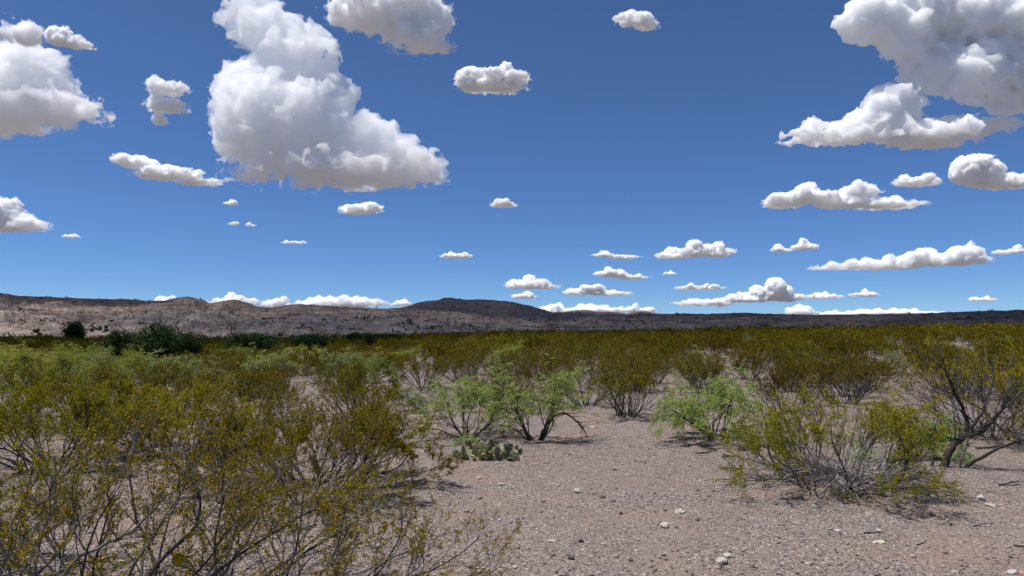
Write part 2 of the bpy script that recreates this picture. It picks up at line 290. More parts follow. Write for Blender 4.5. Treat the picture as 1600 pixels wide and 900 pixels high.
def creosote(seed, Rr, H, n0, per1, per2, per3, lper, ll, lw, lo=.3, rbase=.013, sides=4, dead=0, tmin=6, tmax=62, bare=0., base=.10, clump=1., tri=False):
    rng = np.random.default_rng(seed); st, fo = MB(), MB()
    az = np.arange(n0) * 2.39996 + rng.normal(0, .35, n0); th = np.radians(tmin + (tmax - tmin) * np.sqrt(rng.random(n0)))
    d = np.stack([np.sin(th) * np.cos(az), np.sin(th) * np.sin(az), np.cos(th)], 1)
    s = np.stack([np.cos(az), np.sin(az), az * 0], 1) * (rng.random((n0, 1)) ** .6) * base * Rr * 1.6; s[:, 2] = -.03
    env = 1 / np.sqrt((np.sin(th) / Rr) ** 2 + (np.cos(th) / H) ** 2); ln = env * rng.uniform(.55, .86, n0)
    P0, T0 = branches(rng, s, d, ln, 9, .17, .035)
    r0 = rbase * rng.uniform(.55, 1.15, n0); tubes(st, P0, T0, r0, r0 * .38, sides)
    s, d, par, t = children(rng, P0, T0, per1, .32, 1, .25, .75); l1 = env[par] * rng.uniform(.16, .36, len(par)) * (1.25 - .5 * t)
    P1, T1 = branches(rng, s, d, l1, 6, .16, .07); r1 = r0[par] * (1 - .62 * t) * .62; tubes(st, P1, T1, r1, r1 * .4, 3)
    s, d, par, t = children(rng, P1, T1, per2, .25, 1, .3, .8); l2 = l1[par] * rng.uniform(.28, .6, len(par))
    P2_, T2 = branches(rng, s, d, l2, 4, .18, .09); r2 = np.maximum(r1[par] * .5, .0011 * clump); tubes(st, P2_, T2, r2, r2 * .5, 3)
    PP, TT = P2_, T2
    if per3:
        s, d, par, t = children(rng, P2_, T2, per3, .3, 1, .3, .8); l3 = np.maximum(l2[par] * rng.uniform(.5, .95, len(par)), .05)
        P3, T3 = branches(rng, s, d, l3, 3, .18, .08); r3 = np.maximum(r2[par] * .55, .0009 * clump); tubes(st, P3, T3, r3, r3 * .5, 3); PP, TT = P3, T3
    for A, B, k in ((PP, TT, lper), (P2_, T2, max(1, lper // 3))):
        p, t = along(rng, A, B, k, .35)
        zf = np.clip(p[:, 2] / H, 0, 1); rf = np.hypot(p[:, 0], p[:, 1]) / Rr
        # whole sprays are leafy or bare together
        cl = np.repeat(rng.random(len(A)), k)
        keep = (rng.random(len(p)) < sstep(lo - .14, lo + .22, np.maximum(zf, rf * .62))) & (cl > bare)
        p, t = p[keep], t[keep]; dd = unit(t + rng.normal(0, .8, p.shape)); p = p + rng.normal(0, ll * .55, p.shape)
        (tri_leaves if tri else leaves)(fo, rng, p, dd, ll * rng.uniform(.6, 1.3, len(p)), lw * rng.uniform(.7, 1.2, len(p)))
    if dead:
        az = rng.uniform(0, 6.283, dead); th = np.radians(rng.uniform(58, 92, dead)); d = np.stack([np.sin(th) * np.cos(az), np.sin(th) * np.sin(az), np.cos(th)], 1)
        s = np.stack([np.cos(az), np.sin(az), az * 0], 1) * rng.uniform(.02, .35, (dead, 1)) * Rr; s[:, 2] = rng.uniform(0, .16, dead)
        Pd, Td = branches(rng, s, d, rng.uniform(.3, .8, dead) * Rr, 7, .22, -.03); Pd[..., 2] = np.maximum(Pd[..., 2], .006)
        dm = MB(); tubes(dm, Pd, Td, rng.uniform(.003, .008, dead), .0015 + 0 * az, 3)
        s, d, par, t = children(rng, Pd, Td, 4, .2, 1, .3, .9); Pe, Te = branches(rng, s, d, rng.uniform(.08, .25, len(par)), 4, .2, 0); Pe[..., 2] = np.maximum(Pe[..., 2], .005)
        tubes(dm, Pe, Te, .0028 + 0 * t, .001 + 0 * t, 3)
        return st, fo, dm
    return st, fo, None

def mesquite(seed, Rr, H, n0, per1, per2, per3, frlen, pairs, ll, lw, lo=.25, rbase=.03, tmin=15, tmax=70, fronds=2, droop=.25, arch=0, wig=.2, bare=.15):
    rng = np.random.default_rng(seed); st, fo = MB(), MB()
    az = np.arange(n0) * 2.39996 + rng.normal(0, .5, n0) + seed; th = np.radians(rng.uniform(tmin, tmax, n0))
    d = np.stack([np.sin(th) * np.cos(az), np.sin(th) * np.sin(az), np.cos(th)], 1)
    s = np.stack([np.cos(az), np.sin(az), az * 0], 1) * rng.uniform(.02, .12, (n0, 1)) * Rr; s[:, 2] = -.05
    env = 1 / np.sqrt((np.sin(th) / Rr) ** 2 + (np.cos(th) / H) ** 2); ln = env * rng.uniform(.6, .85, n0)
    P0, T0 = branches(rng, s, d, ln, 10, wig, .03); r0 = rbase * rng.uniform(.5, 1.1, n0); tubes(st, P0, T0, r0, r0 * .3, 6)
    s, d, par, t = children(rng, P0, T0, per1, .25, 1, .35, 1.0); l1 = env[par] * rng.uniform(.25, .5, len(par)) * (1.2 - .5 * t)
    P1, T1 = branches(rng, s, d, l1, 8, wig * 1.1, .05); P1[..., 2] = np.maximum(P1[..., 2], .03); r1 = r0[par] * (1 - .7 * t) * .55; tubes(st, P1, T1, r1, r1 * .35, 4)
    s, d, par, t = children(rng, P1, T1, per2, .2, 1, .4, 1.1); l2 = l1[par] * rng.uniform(.3, .65, len(par))
    P2_, T2 = branches(rng, s, d, l2, 6, .24, .05); r2 = np.maximum(r1[par] * .45, .0016); tubes(st, P2_, T2, r2, r2 * .5, 3)
    A, B = P2_, T2
    if per3:
        s, d, par, t = children(rng, P2_, T2, per3, .2, 1, .4, 1.0); l3 = l2[par] * rng.uniform(.3, .6, len(par))
        A, B = branches(rng, s, d, l3, 5, .22, .04); r3 = np.maximum(r2[par] * .5, .0012); tubes(st, A, B, r3, r3 * .5, 3)
    p, t = along(rng, A, B, fronds, .2)
    cl = np.repeat(rng.random(len(A)), fronds)
    zf = np.clip(p[:, 2] / H, 0, 1); rf = np.hypot(p[:, 0], p[:, 1]) / Rr
    keep = (rng.random(len(p)) < sstep(lo - .12, lo + .2, np.maximum(zf, rf * .6))) & (cl > bare); p, t = p[keep], t[keep]
    out = unit(np.stack([p[:, 0], p[:, 1], p[:, 2] * 0], 1)); d = unit(t * .7 + out * .5 + rng.normal(0, .5, p.shape)); d[:, 2] *= .6
    fl = frlen * rng.uniform(.6, 1.25, len(p))
    Pf, Tf = branches(rng, p, d, fl, pairs + 1, .06, -droop / pairs * 3)
    sd = unit(np.cross(Tf, np.array([0, 0, 1.]) + rng.normal(0, .35, (len(p), 1, 3))))
    for sg in (-1, 1):
        q = Pf[:, 1:].reshape(-1, 3); dd = (sd[:, 1:] * sg + Tf[:, 1:] * .55).reshape(-1, 3) + rng.normal(0, .12, (len(q), 3)); dd[:, 2] -= .2
        leaves(fo, rng, q, dd, ll * rng.uniform(.75, 1.2, len(q)), lw)
    return st, fo

def make(name, st, fo, stem_mat, leaf_m, dm=None, crown='foliage', wood='branches'):
    root = thing(name)
    obj(wood, st.mesh(wood), stem_mat, root); obj(crown, fo.mesh(crown), leaf_m, root)
    if dm: obj('dead_twigs', dm.mesh('dead_twigs'), M_DEAD, root)
    return root
USED = set()
def place(proto, x, y, label, cat, group=None, rot=0., sc=1., sz=None, z=None):
    if proto.name in USED:
        r = proto.copy(); COL.objects.link(r)
        for ch in list(proto.children):
            c = ch.copy(); COL.objects.link(c); c.parent = r
    else:
        USED.add(proto.name); r = proto
    r.location = (x, y, float(gz(x, y)) - .01 if z is None else z); r.rotation_euler = (0, 0, rot); r.scale = (sc, sc, sz if sz else sc)
    for k in ('group',):
        if k in r: del r[k]
    tag(r, label, cat, group); return r

def path_tube(mb, pts, r0, r1, sides=7, sub=4, rng=None, jit=.006):
    pts = np.array(pts, float); n = len(pts); t = np.linspace(0, n - 1, (n - 1) * sub + 1)
    P = np.stack([np.interp(t, np.arange(n), pts[:, k]) for k in range(3)], 1)
    for _ in range(2): P[1:-1] = P[1:-1] * .5 + (P[:-2] + P[2:]) * .25
    if rng is not None: P[1:-1] += rng.normal(0, jit, P[1:-1].shape)
    T = unit(np.gradient(P, axis=0)); tubes(mb, P[None], T[None], [r0], [r1], sides); return P[None], T[None]

# ------------------------------------------------------------------ near plants
def near_creosote(px, py, label, seed, Rr, H, **kw):
    x, y = ground_at(px, py); par = dict(n0=30, per1=5, per2=5, per3=3, lper=7, ll=.016, lw=.008, dead=24); par.update(kw); par['lper'] = int(par['lper'] * 3.0); par['ll'] *= .95; par['lw'] *= 1.3; par['tri'] = True; par.setdefault('base', .2)
    extra = par.pop('extra', ()); st, fo, dm = creosote(seed, Rr, H, **par); rng = np.random.default_rng(seed + 5000)
    for d, rad, pts in extra:                  # long arching stems: picture points carried to a depth of d metres
        Q = [(0, 0, -.04)] + [((a - 800) / F * (d + .03 * k) - x, d + .03 * k - y, EYE - (b - HOR) / F * (d + .03 * k) - float(gz(x, y))) for k, (a, b) in enumerate(pts)]
        P, T = path_tube(st, Q, rad, rad * .3, 6, 4, rng, .004)
        s, dd, pr, t = children(rng, P, T, 14, .35, 1, .3, .9); Pb, Tb = branches(rng, s, dd, rng.uniform(.10, .32, len(s)), 6, .17, .07); tubes(st, Pb, Tb, .0032 + 0 * t, .0014 + 0 * t, 3)
        s, dd, pr, t = children(rng, Pb, Tb, 6, .25, 1, .3, .8); Pc, Tc = branches(rng, s, dd, rng.uniform(.04, .12, len(s)), 3, .18, .08); tubes(st, Pc, Tc, .0014 + 0 * t, .0008 + 0 * t, 3)
        p, tt = along(rng, Pc, Tc, 14, .2); kp = np.repeat(rng.random(len(Pc)), 14) > .35; p, tt = p[kp], tt[kp]; p = p + rng.normal(0, .008, p.shape)
        tri_leaves(fo, rng, p, tt + rng.normal(0, .8, p.shape), .0135 * rng.uniform(.6, 1.3, len(p)), .009)
    r = make('creosote_bush', st, fo, M_STEM, M_CREO, dm); USED.add(r.name)
    r.location = (x, y, float(gz(x, y)) - .01); tag(r, label, 'bush', 'creosote bushes'); return r
EXTRA = [(3.55, .011, [(101, 915), (130, 862), (176, 839), (214, 825), (260, 779), (300, 735), (330, 690)]), (3.5, .010, [(202, 900), (243, 842), (262, 805), (289, 767), (318, 715)]),
         (3.4, .013, [(231, 905), (269, 857), (318, 813), (320, 764), (302, 724), (292, 690)]), (3.7, .009, [(69, 900), (75, 836), (92, 787), (88, 730)]),
         (3.6, .009, [(120, 905), (62, 838), (37, 828), (6, 796), (-20, 740)]), (3.5, .010, [(300, 915), (390, 850), (470, 800), (540, 770)]), (3.8, .008, [(150, 900), (182, 800), (178, 735), (170, 700)])]
near_creosote(195, 985, 'sparse creosote bush with long bare grey stems filling the lower left corner', 101, 1.75, 1.12, n0=24, per1=5, per2=5, per3=3, lper=7, ll=.014, lw=.007, tmin=20, tmax=66, bare=.5, lo=.36, rbase=.012, dead=10, extra=EXTRA)
near_creosote(455, 975, 'low open creosote bush whose thin twigs cross the bottom edge left of the gravel', 102, 1.25, .78, n0=17, lper=6, ll=.013, lw=.0065, tmin=25, tmax=72, bare=.5, lo=.32, rbase=.010, dead=6)
near_creosote(-60, 930, 'creosote bush cut off by the lower left picture edge', 103, 1.2, .95, n0=20, lper=6, ll=.014, lw=.007, tmin=15, tmax=60, bare=.35)
near_creosote(490, 772, 'broad dense olive creosote bush with dark tangled base left of the prickly pear', 104, 1.35, 1.12, n0=44, per1=6, per2=5, lper=7, dead=60, tmax=72, lo=.27)
near_creosote(85, 738, 'yellow flowering creosote bush at the left edge behind the sparse corner bush', 105, 1.35, 1.0, n0=38, lper=7, dead=20)
near_creosote(265, 706, 'yellow olive creosote bush between the left edge bush and the broad dark based one', 106, 1.15, .98, n0=32, lper=7)
near_creosote(1310, 766, 'olive creosote bush on a sandy mound with sprawling dead grey twigs, right foreground', 127, 1.12, 1.06, n0=36, per1=5, per2=5, lper=5, dead=210, tmin=6, tmax=70, bare=.16, lo=.3, base=.3)
near_creosote(1548, 690, 'tall open creosote bush with dark bare stems at the right edge', 108, 1.55, 1.42, n0=34, lper=6, tmin=8, tmax=58, lo=.55, bare=.42, dead=60, ll=.02, lw=.010)
near_creosote(1640, 700, 'dark stemmed creosote bush cut off by the right picture edge', 109, 1.3, 1.35, n0=28, lper=6, lo=.5, bare=.2, ll=.02, lw=.010)

def near_mesquite(px, py, label, seed, Rr, H, leafm=M_MESQ, **kw):
    x, y = ground_at(px, py); par = dict(n0=6, per1=5, per2=4, per3=2, frlen=.14, pairs=8, ll=.034, lw=.011, fronds=4, bare=.3); par.update(kw)
    st, fo = mesquite(seed, Rr, H, **par); r = make('mesquite_bush', st, fo, M_TRUNK, leafm); USED.add(r.name)
    r.location = (x, y, float(gz(x, y)) - .01); tag(r, label, 'bush', 'mesquite bushes'); return r
near_mesquite(838, 690, 'bright green mesquite with crooked black branches right behind the prickly pear', 201, 1.3, 1.2, n0=8, per1=5, per2=5, rbase=.025, tmax=76, fronds=3)
near_mesquite(735, 682, 'thin green mesquite with upright dark stems left behind the prickly pear', 212, 1.1, 1.08, n0=11, per1=5, per2=4, rbase=.017, tmax=64, lo=.4, fronds=4, bare=.15)
near_mesquite(1120, 692, 'bright green feathery mesquite at the far right side of the gravel clearing', 203, 1.05, 1.08, n0=9, per1=5, per2=5, rbase=.024, tmax=68, lo=.2)
near_mesquite(1425, 720, 'low soft green mesquite spreading behind the right foreground creosote', 204, .8, .62, n0=8, per1=4, per2=4, rbase=.012, tmax=72, lo=.25)

# old leaning mesquite on the right: a bent trunk drawn joint by joint in metres from its foot (x right, y away, z up)
def leaning_mesquite():
    rng = np.random.default_rng(77); st, fo = MB(), MB()
    x, y = ground_at(1475, 742)
    main = [[(0, 0, -.06), (.06, .02, .14), (.16, .03, .28), (.32, .05, .34), (.5, .06, .40)],
            [(.30, .04, .33), (.33, .08, .5), (.28, .1, .68), (.2, .12, .86), (.12, .1, 1.05), (.1, .1, 1.2)],
            [(.34, .05, .40), (.42, .0, .55), (.52, .02, .75), (.6, .0, .95), (.62, .05, 1.15)],
            [(.5, .06, .40), (.62, .1, .48), (.75, .12, .62), (.82, .12, .8), (.95, .14, .98)],
            [(.2, .0, -.03), (.34, -.1, .12), (.55, -.12, .24), (.8, -.1, .31), (1.05, -.12, .38)],
            [(.16, .03, .27), (.05, .1, .36), (-.1, .14, .42), (-.22, .16, .52)],
            [(.15, -.02, -.03), (.2, -.03, .15), (.26, -.02, .3)],
            [(-.12, .05, -.03), (-.08, .04, .12), (-.1, .06, .22)]]
    rad = [(.045, .03), (.026, .006), (.020, .005), (.022, .005), (.022, .007), (.016, .005), (.014, .008), (.016, .006)]
    for m, (a, b) in zip(main, rad):
        P, T = path_tube(st, m, a, b, 7, 5, rng, .005)
        s, d, par, t = children(rng, P, T, 9 if len(m) > 4 else 4, .35, 1, .3, .9)
        Pb, Tb = branches(rng, s, d, rng.uniform(.15, .45, len(s)), 7, .2, .05); tubes(st, Pb, Tb, a * .28 + 0 * t, .0025 + 0 * t, 4)
        s, d, par, t = children(rng, Pb, Tb, 5, .2, 1, .3, 1); Pc, Tc = branches(rng, s, d, rng.uniform(.06, .2, len(s)), 5, .2, .04); tubes(st, Pc, Tc, .0028 + 0 * t, .0012 + 0 * t, 3)
        p, tt = along(rng, Pc, Tc, 5, .2); k = rng.random(len(p)) < .35; p, tt = p[k], tt[k]
        leaves(fo, rng, p, tt + rng.normal(0, .8, p.shape), .022, .009)
    r = make('mesquite_bush', st, fo, M_TRUNK, M_MESQ); USED.add(r.name); r.location = (x, y, float(gz(x, y)))
    tag(r, 'old mesquite with thick bent black trunk leaning to the right beside the right foreground creosote', 'bush', 'mesquite bushes')
leaning_mesquite()

# ------------------------------------------------------------------ prototypes for the middle distance and beyond
rngL = np.random.default_rng(2024)
def protos(n, fn): return [fn(k) for k in range(n)]
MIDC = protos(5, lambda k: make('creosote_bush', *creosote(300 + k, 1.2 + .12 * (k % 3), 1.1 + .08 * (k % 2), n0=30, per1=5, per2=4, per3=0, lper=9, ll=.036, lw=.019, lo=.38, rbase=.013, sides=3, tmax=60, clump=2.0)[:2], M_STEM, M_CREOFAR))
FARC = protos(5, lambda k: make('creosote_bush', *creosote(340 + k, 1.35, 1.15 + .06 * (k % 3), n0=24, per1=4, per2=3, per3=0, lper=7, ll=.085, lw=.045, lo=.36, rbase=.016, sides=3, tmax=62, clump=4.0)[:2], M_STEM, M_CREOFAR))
MIDM = protos(3, lambda k: make('mesquite_bush', *mesquite(360 + k, 1.25, 1.15, n0=8, per1=5, per2=4, per3=0, frlen=.2, pairs=6, ll=.055, lw=.018, lo=.22, rbase=.02, fronds=4, bare=.05), M_TRUNK, M_PALE))
MIDG = protos(2, lambda k: make('grey_green_bush', *mesquite(380 + k, 1.2, 1.0, n0=9, per1=5, per2=4, per3=0, frlen=.18, pairs=6, ll=.05, lw=.018, lo=.2, rbase=.016, fronds=4, tmax=65, bare=.05), M_STEM, M_GREY))
def crown_tree(seed, Rr, H, lumps):
    rng = np.random.default_rng(seed); st, fo = MB(), MB()
    az = np.arange(6) * 1.05 + rng.random(6); th = np.radians(rng.uniform(10, 50, 6)); d = np.stack([np.sin(th) * np.cos(az), np.sin(th) * np.sin(az), np.cos(th)], 1)
    P, T = branches(rng, np.zeros((6, 3)) + np.array([0, 0, -.05]), d, H * rng.uniform(.6, .8, 6), 8, .12, .05); tubes(st, P, T, .06 + 0 * az, .015 + 0 * az, 5)
    s, d, par, t = children(rng, P, T, 7, .3, 1, .4, 1.1); Pb, Tb = branches(rng, s, d, H * rng.uniform(.15, .35, len(s)), 5, .2, .03); tubes(st, Pb, Tb, .018 + 0 * t, .005 + 0 * t, 3)
    for k in range(lumps):
        c = unit(rng.normal(size=3)); c = c * np.array([Rr, Rr, H * .5]) * rng.uniform(.35, .82) + np.array([0, 0, H * .52]); rr = Rr * rng.uniform(.2, .38)
        n = 130; q = unit(rng.normal(size=(n, 3))); p = c + q * rr * rng.uniform(.55, 1.08, (n, 1)) * np.array([1, 1, .85]); p = p[p[:, 2] > .05]
        leaves(fo, rng, p, unit(p - c) + rng.normal(0, .7, p.shape), .10 * rng.uniform(.6, 1.3, len(p)), .06)
    return make('dark_green_tree', st, fo, M_TRUNK, M_DARK, crown='crown', wood='trunk')
DARK = [crown_tree(400 + k, 1.1, 1.9, 60) for k in range(4)]

# dark trees on the flat in front of the left bluffs: pixel of the foot, real width and height come from its distance
def dark_tree(px, d, wpx, top, label, k, rot):
    x = (px - 800) / F * d; z0 = float(gz(x, d)); Hh = (HOR - top) / F * d + EYE - z0; Wd = wpx / F * d
    place(DARK[k], x, d, label, 'tree', 'dark green trees', rot, Wd / 2.3, Hh / 1.95)
dark_tree(250, 44, 82, 501, 'tallest dense dark green tree in the middle distance on the left', 0, .3)
dark_tree(192, 45, 66, 513, 'dark green tree touching the tallest dark tree on its left side', 1, 1.1)
dark_tree(297, 46, 54, 514, 'dark green tree touching the tallest dark tree on its right side', 2, 2.0)
dark_tree(395, 58, 96, 519, 'broad flat topped dark green tree standing alone right of the tallest one', 3, .8)
dark_tree(485, 66, 74, 520, 'dark green tree under the pale bluffs, next right of the broad flat topped one', 0, 2.9)
dark_tree(556, 72, 44, 518, 'narrow dark green tree left of the rounded dark one', 1, .2)
dark_tree(583, 70, 50, 517, 'small rounded dark green tree left of the picture centre', 2, 4.0)
dark_tree(612, 78, 46, 520, 'rightmost small tree of the dark row left of centre', 3, 1.7)
dark_tree(695, 88, 28, 526, 'single small dark tree below the dome hill', 1, 5.0)
dark_tree(735, 95, 60, 527, 'low dark green tree right below the dome hill', 0, 1.0)
dark_tree(800, 100, 60, 528, 'low dark green tree just left of the picture centre line', 2, .4)
dark_tree(852, 104, 50, 528, 'low dark green tree at the foot of the cliffs, right of centre', 3, 2.2)
dark_tree(118, 105, 36, 500, 'dark round shrubby tree on the pale slope at the far left', 1, 2.6)

# explicit middle distance plants
def midp(proto, px, py, label, cat='bush', group=None, sc=1., rot=None, sz=None):
    x, y = ground_at(px, py); return place(proto, x, y, label, cat, group, rngL.uniform(0, 6.28) if rot is None else rot, sc, sz)
midp(MIDC[0], 982, 657, 'dark olive creosote bush between the two bright green mesquites', group='creosote bushes', sc=1.0)
midp(MIDC[1], 915, 632, 'brown olive creosote bush behind the right half of the central mesquite', group='creosote bushes', sc=1.0)
midp(MIDC[2], 800, 620, 'brown olive creosote bush straight behind the central mesquite', group='creosote bushes', sc=.95)
midp(MIDC[3], 555, 655, 'olive creosote bush behind the broad dark based one', group='creosote bushes', sc=1.05)
midp(MIDC[4], 400, 660, 'olive creosote bush left behind the broad dark based one', group='creosote bushes', sc=1.0)
midp(MIDC[0], 150, 668, 'olive creosote bush behind the flowering left edge bush', group='creosote bushes', sc=1.05)
midp(MIDC[1], 20, 672, 'creosote bush at the left picture edge behind the flowering one', group='creosote bushes', sc=1.05)
midp(MIDC[2], 275, 655, 'olive creosote bush in the second row at left', group='creosote bushes', sc=1.0)
midp(MIDC[3], 1230, 650, 'olive creosote bush behind and left of the right foreground creosote', group='creosote bushes', sc=.85)
midp(MIDC[4], 1335, 622, 'broad olive creosote bush in front of the bare patch on the right', group='creosote bushes', sc=1.1)
midp(MIDC[0], 1240, 612, 'creosote bush left of the broad one by the bare patch', group='creosote bushes', sc=1.05)
midp(MIDC[1], 1500, 622, 'creosote bush behind the tall open right edge bush', group='creosote bushes', sc=1.1)
midp(MIDC[2], 1590, 628, 'creosote bush at the right edge behind the tall open bush', group='creosote bushes', sc=1.15)
midp(MIDM[0], 1085, 605, 'soft green mesquite behind the feathery one beside the clearing', group='mesquite bushes', sc=.75)
midp(MIDG[0], 640, 640, 'pale grey green bush left behind the central mesquite', group='grey green bushes', sc=.55)
midp(MIDG[1], 250, 600, 'grey green bush in front of the tallest dark tree', group='grey green bushes', sc=1.0)
midp(MIDG[0], 310, 608, 'grey green bush right below the tallest dark tree', group='grey green bushes', sc=.95)
midp(MIDG[1], 150, 598, 'grey green bush among the light green mesquites at left', group='grey green bushes', sc=1.1)
midp(MIDG[0], 430, 592, 'grey green bush in front of the broad flat topped dark tree', group='grey green bushes', sc=1.1)
midp(MIDG[1], 555, 573, 'grey green bush between olive creosotes left of the bare patch', group='grey green bushes', sc=1.1)
for (px, py, s) in [(30, 590, 1.25), (100, 585, 1.3), (165, 580, 1.2), (60, 605, 1.15), (-20, 610, 1.2), (120, 612, 1.1), (10, 570, 1.4), (75, 568, 1.4), (140, 566, 1.3), (195, 600, 1.05), (215, 578, 1.0)]:
    midp(MIDM[int(rngL.integers(3))], px, py, 'light green mesquite in the patch in front of the dark trees at far left', group='light green mesquites at left', sc=s)

# the creosote flat: scattered shrubs, thinning where the photograph shows bare ground
CLEAR = [(660, 590, 75, 10), (1430, 612, 45, 22), (1010, 566, 45, 5), (930, 660, 120, 28), (1190, 625, 30, 8), (690, 580, 60, 6)]
def is_clear(px, py): return any(((px - a) / c) ** 2 + ((py - b) / d) ** 2 < 1 for a, b, c, d in CLEAR)
spots = [(o.location.x, o.location.y) for o in bpy.data.objects if o.type == 'EMPTY' and o.name in USED or (o.type == 'EMPTY' and o.get('label'))]
cand = []
rs = np.random.default_rng(99)
tries = 0
grid = {}
def far_enough(x, y, dmin):
    gx, gy = int(x // 3), int(y // 3)
    for a in range(gx - 1, gx + 2):
        for b in range(gy - 1, gy + 2):
            for (u, v) in grid.get((a, b), ()):
                if (u - x) ** 2 + (v - y) ** 2 < dmin * dmin: return False
    return True
def put(x, y): grid.setdefault((int(x // 3), int(y // 3)), []).append((x, y))
for x, y in spots: put(x, y)
while len(cand) < 1250 and tries < 60000:
    tries += 1; y = math.sqrt(rs.uniform(13.2 ** 2, 125 ** 2)); px = rs.uniform(-90, 1690); x = (px - 800) / F * y; py = HOR + EYE * F / y
    if is_clear(px, py) or (px < 235 and 20 < y < 40) or (y < 17 and 820 < px < 1180): continue
    if y > 70 and rs.random() < .35: continue
    if not far_enough(x, y, 1.55 if y < 40 else 1.9): continue
    put(x, y); cand.append((y, x, px))
cand.sort()
nC = 0; rest = []; FRONT = {}
for y, x, px in cand:
    kind = rs.random(); rot = rs.uniform(0, 6.28); sc = rs.uniform(.8, 1.18) * (1.0 if y < 40 else 1.08)
    left = px < 640 and y > 17
    if y < 62 and ((kind < .17 and left) or kind < .05):
        place(MIDM[int(rs.integers(3))], x, y, 'light green mesquite standing among the olive creosotes of the flat', 'bush', 'mesquites scattered over the flat', rot, sc)
    elif y < 62 and kind > .93:
        place(MIDG[int(rs.integers(2))], x, y, 'pale grey green bush among the olive creosotes of the flat', 'bush', 'grey green bushes scattered over the flat', rot, sc * .9)
    elif nC < 262:
        sc *= .82 if px < 620 else 1.
        g = 'left' if px < 560 else 'centre' if px < 1060 else 'right'
        lab = {'left': 'olive creosote bush in the belt below the left bluffs', 'centre': 'brown olive creosote bush in the belt behind the central mesquite', 'right': 'olive creosote bush in the belt rising towards the right'}[g]
        row = 'front rows' if y < 20 else 'middle rows' if y < 32 else 'far rows'; lab += ', in its ' + row
        place((MIDC if y < 27 else FARC)[int(rs.integers(5))], x, y, lab, 'bush', 'creosote belt on the ' + g + ', ' + row, rot, sc); nC += 1
        if y < 20: FRONT.setdefault(g, []).append((px, [o for o in bpy.data.objects if o.get('label') == lab and abs(o.location.x - x) < 1e-3][0]))
    else: rest.append((x, y, rot, sc))

ORD = ['first', 'second', 'third', 'fourth', 'fifth', 'sixth', 'seventh', 'eighth', 'ninth', 'tenth', 'eleventh', 'twelfth', 'thirteenth', 'fourteenth', 'fifteenth', 'sixteenth', 'seventeenth', 'eighteenth']
for g, L in FRONT.items():
    for k, (px, o) in enumerate(sorted(L, key=lambda q: q[0])):
        if k < len(ORD): o['label'] = {'left': 'olive creosote below the left bluffs', 'centre': 'olive creosote behind the central mesquite', 'right': 'olive creosote in the belt rising to the right'}[g] + ', ' + ORD[k] + ' from left in the nearest row'
def far_scrub():                                # the farther creosotes run together into one mass
    rng = np.random.default_rng(7); tm = []
    for k in range(4):
        _, fo, _ = creosote(700 + k, 1.35, 1.15, n0=12, per1=3, per2=2, per3=0, lper=2, ll=.24, lw=.13, lo=.3, tmax=62); tm.append(np.concatenate(fo.V))
    mb = MB()
    for x, y, rot, sc in rest:
        V = tm[int(rng.integers(4))].copy() * sc; c, s = math.cos(rot), math.sin(rot)
        V = np.stack([V[:, 0] * c - V[:, 1] * s + x, V[:, 0] * s + V[:, 1] * c + y, V[:, 2] + float(gz(x, y))], 1)
        mb.add(V, np.arange(len(V)).reshape(-1, 4))
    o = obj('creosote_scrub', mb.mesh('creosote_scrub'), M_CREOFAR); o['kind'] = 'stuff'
    tag(o, 'far creosote scrub merging into one olive mass below the hills', 'scrub')
far_scrub()

def hillside_scrub():
    rng = np.random.default_rng(8); mb = MB()
    for (X, Y, Z, v), n in zip(HILLSURF, (2000, 1300, 900, 260, 2000, 90)):
        a = (rng.random(n) ** .8 * (X.shape[0] - 1)).astype(int); b = rng.integers(0, X.shape[1], n)
        for i, j in zip(a, b):
            c = np.array([X[i, j], Y[i, j], Z[i, j]]); s = rng.lognormal(-.1, .35) * (.75 if Y[i, j] < 700 else 1.5); m = 10
            q = unit(rng.normal(size=(m, 3))); q[:, 2] = np.abs(q[:, 2]); p = c + q * s * rng.uniform(.3, 1, (m, 1)) * np.array([1, 1, .85])
            leaves(mb, rng, p, q + rng.normal(0, .6, q.shape), s * .6, s * .5)
    o = obj('hillside_scrub', mb.mesh('hillside_scrub'), leaf_mat('hill_scrub_leaf', [(0, (.035, .04, .018)), (.6, (.06, .06, .028)), (1, (.10, .09, .045))], .2)); o['kind'] = 'stuff'
    tag(o, 'small dark desert shrubs dotting the hillsides', 'scrub')
hillside_scrub()

# ------------------------------------------------------------------ prickly pear
def pad_mesh(seed, w, h, th):
    rng = np.random.default_rng(seed); nu, nv = 12, 7; V = [(0, 0, 0)]
    for i in range(1, nv):
        t = i / nv; zz = h * (1 - math.cos(math.pi * t)) / 2; prof = math.sin(math.pi * t) ** .8 * (.78 + .35 * t)
        for k in range(nu):
            a = k * 2 * math.pi / nu; bulge = 1 + rng.normal(0, .02); V.append((w / 2 * prof * math.cos(a) * bulge, th / 2 * prof ** .6 * math.sin(a) * bulge, zz))
    V.append((0, 0, h)); q = []; tr = []
    for i in range(nv - 2):
        for k in range(nu): a = 1 + i * nu + k; b = 1 + i * nu + (k + 1) % nu; q.append((a, b, b + nu, a + nu))
    for k in range(nu): tr.append((0, 1 + (k + 1) % nu, 1 + k)); e = 1 + (nv - 2) * nu; tr.append((e + k, e + (k + 1) % nu, len(V) - 1))
    return np_mesh('pad', np.array(V), [np.array(q), np.array(tr)], True)
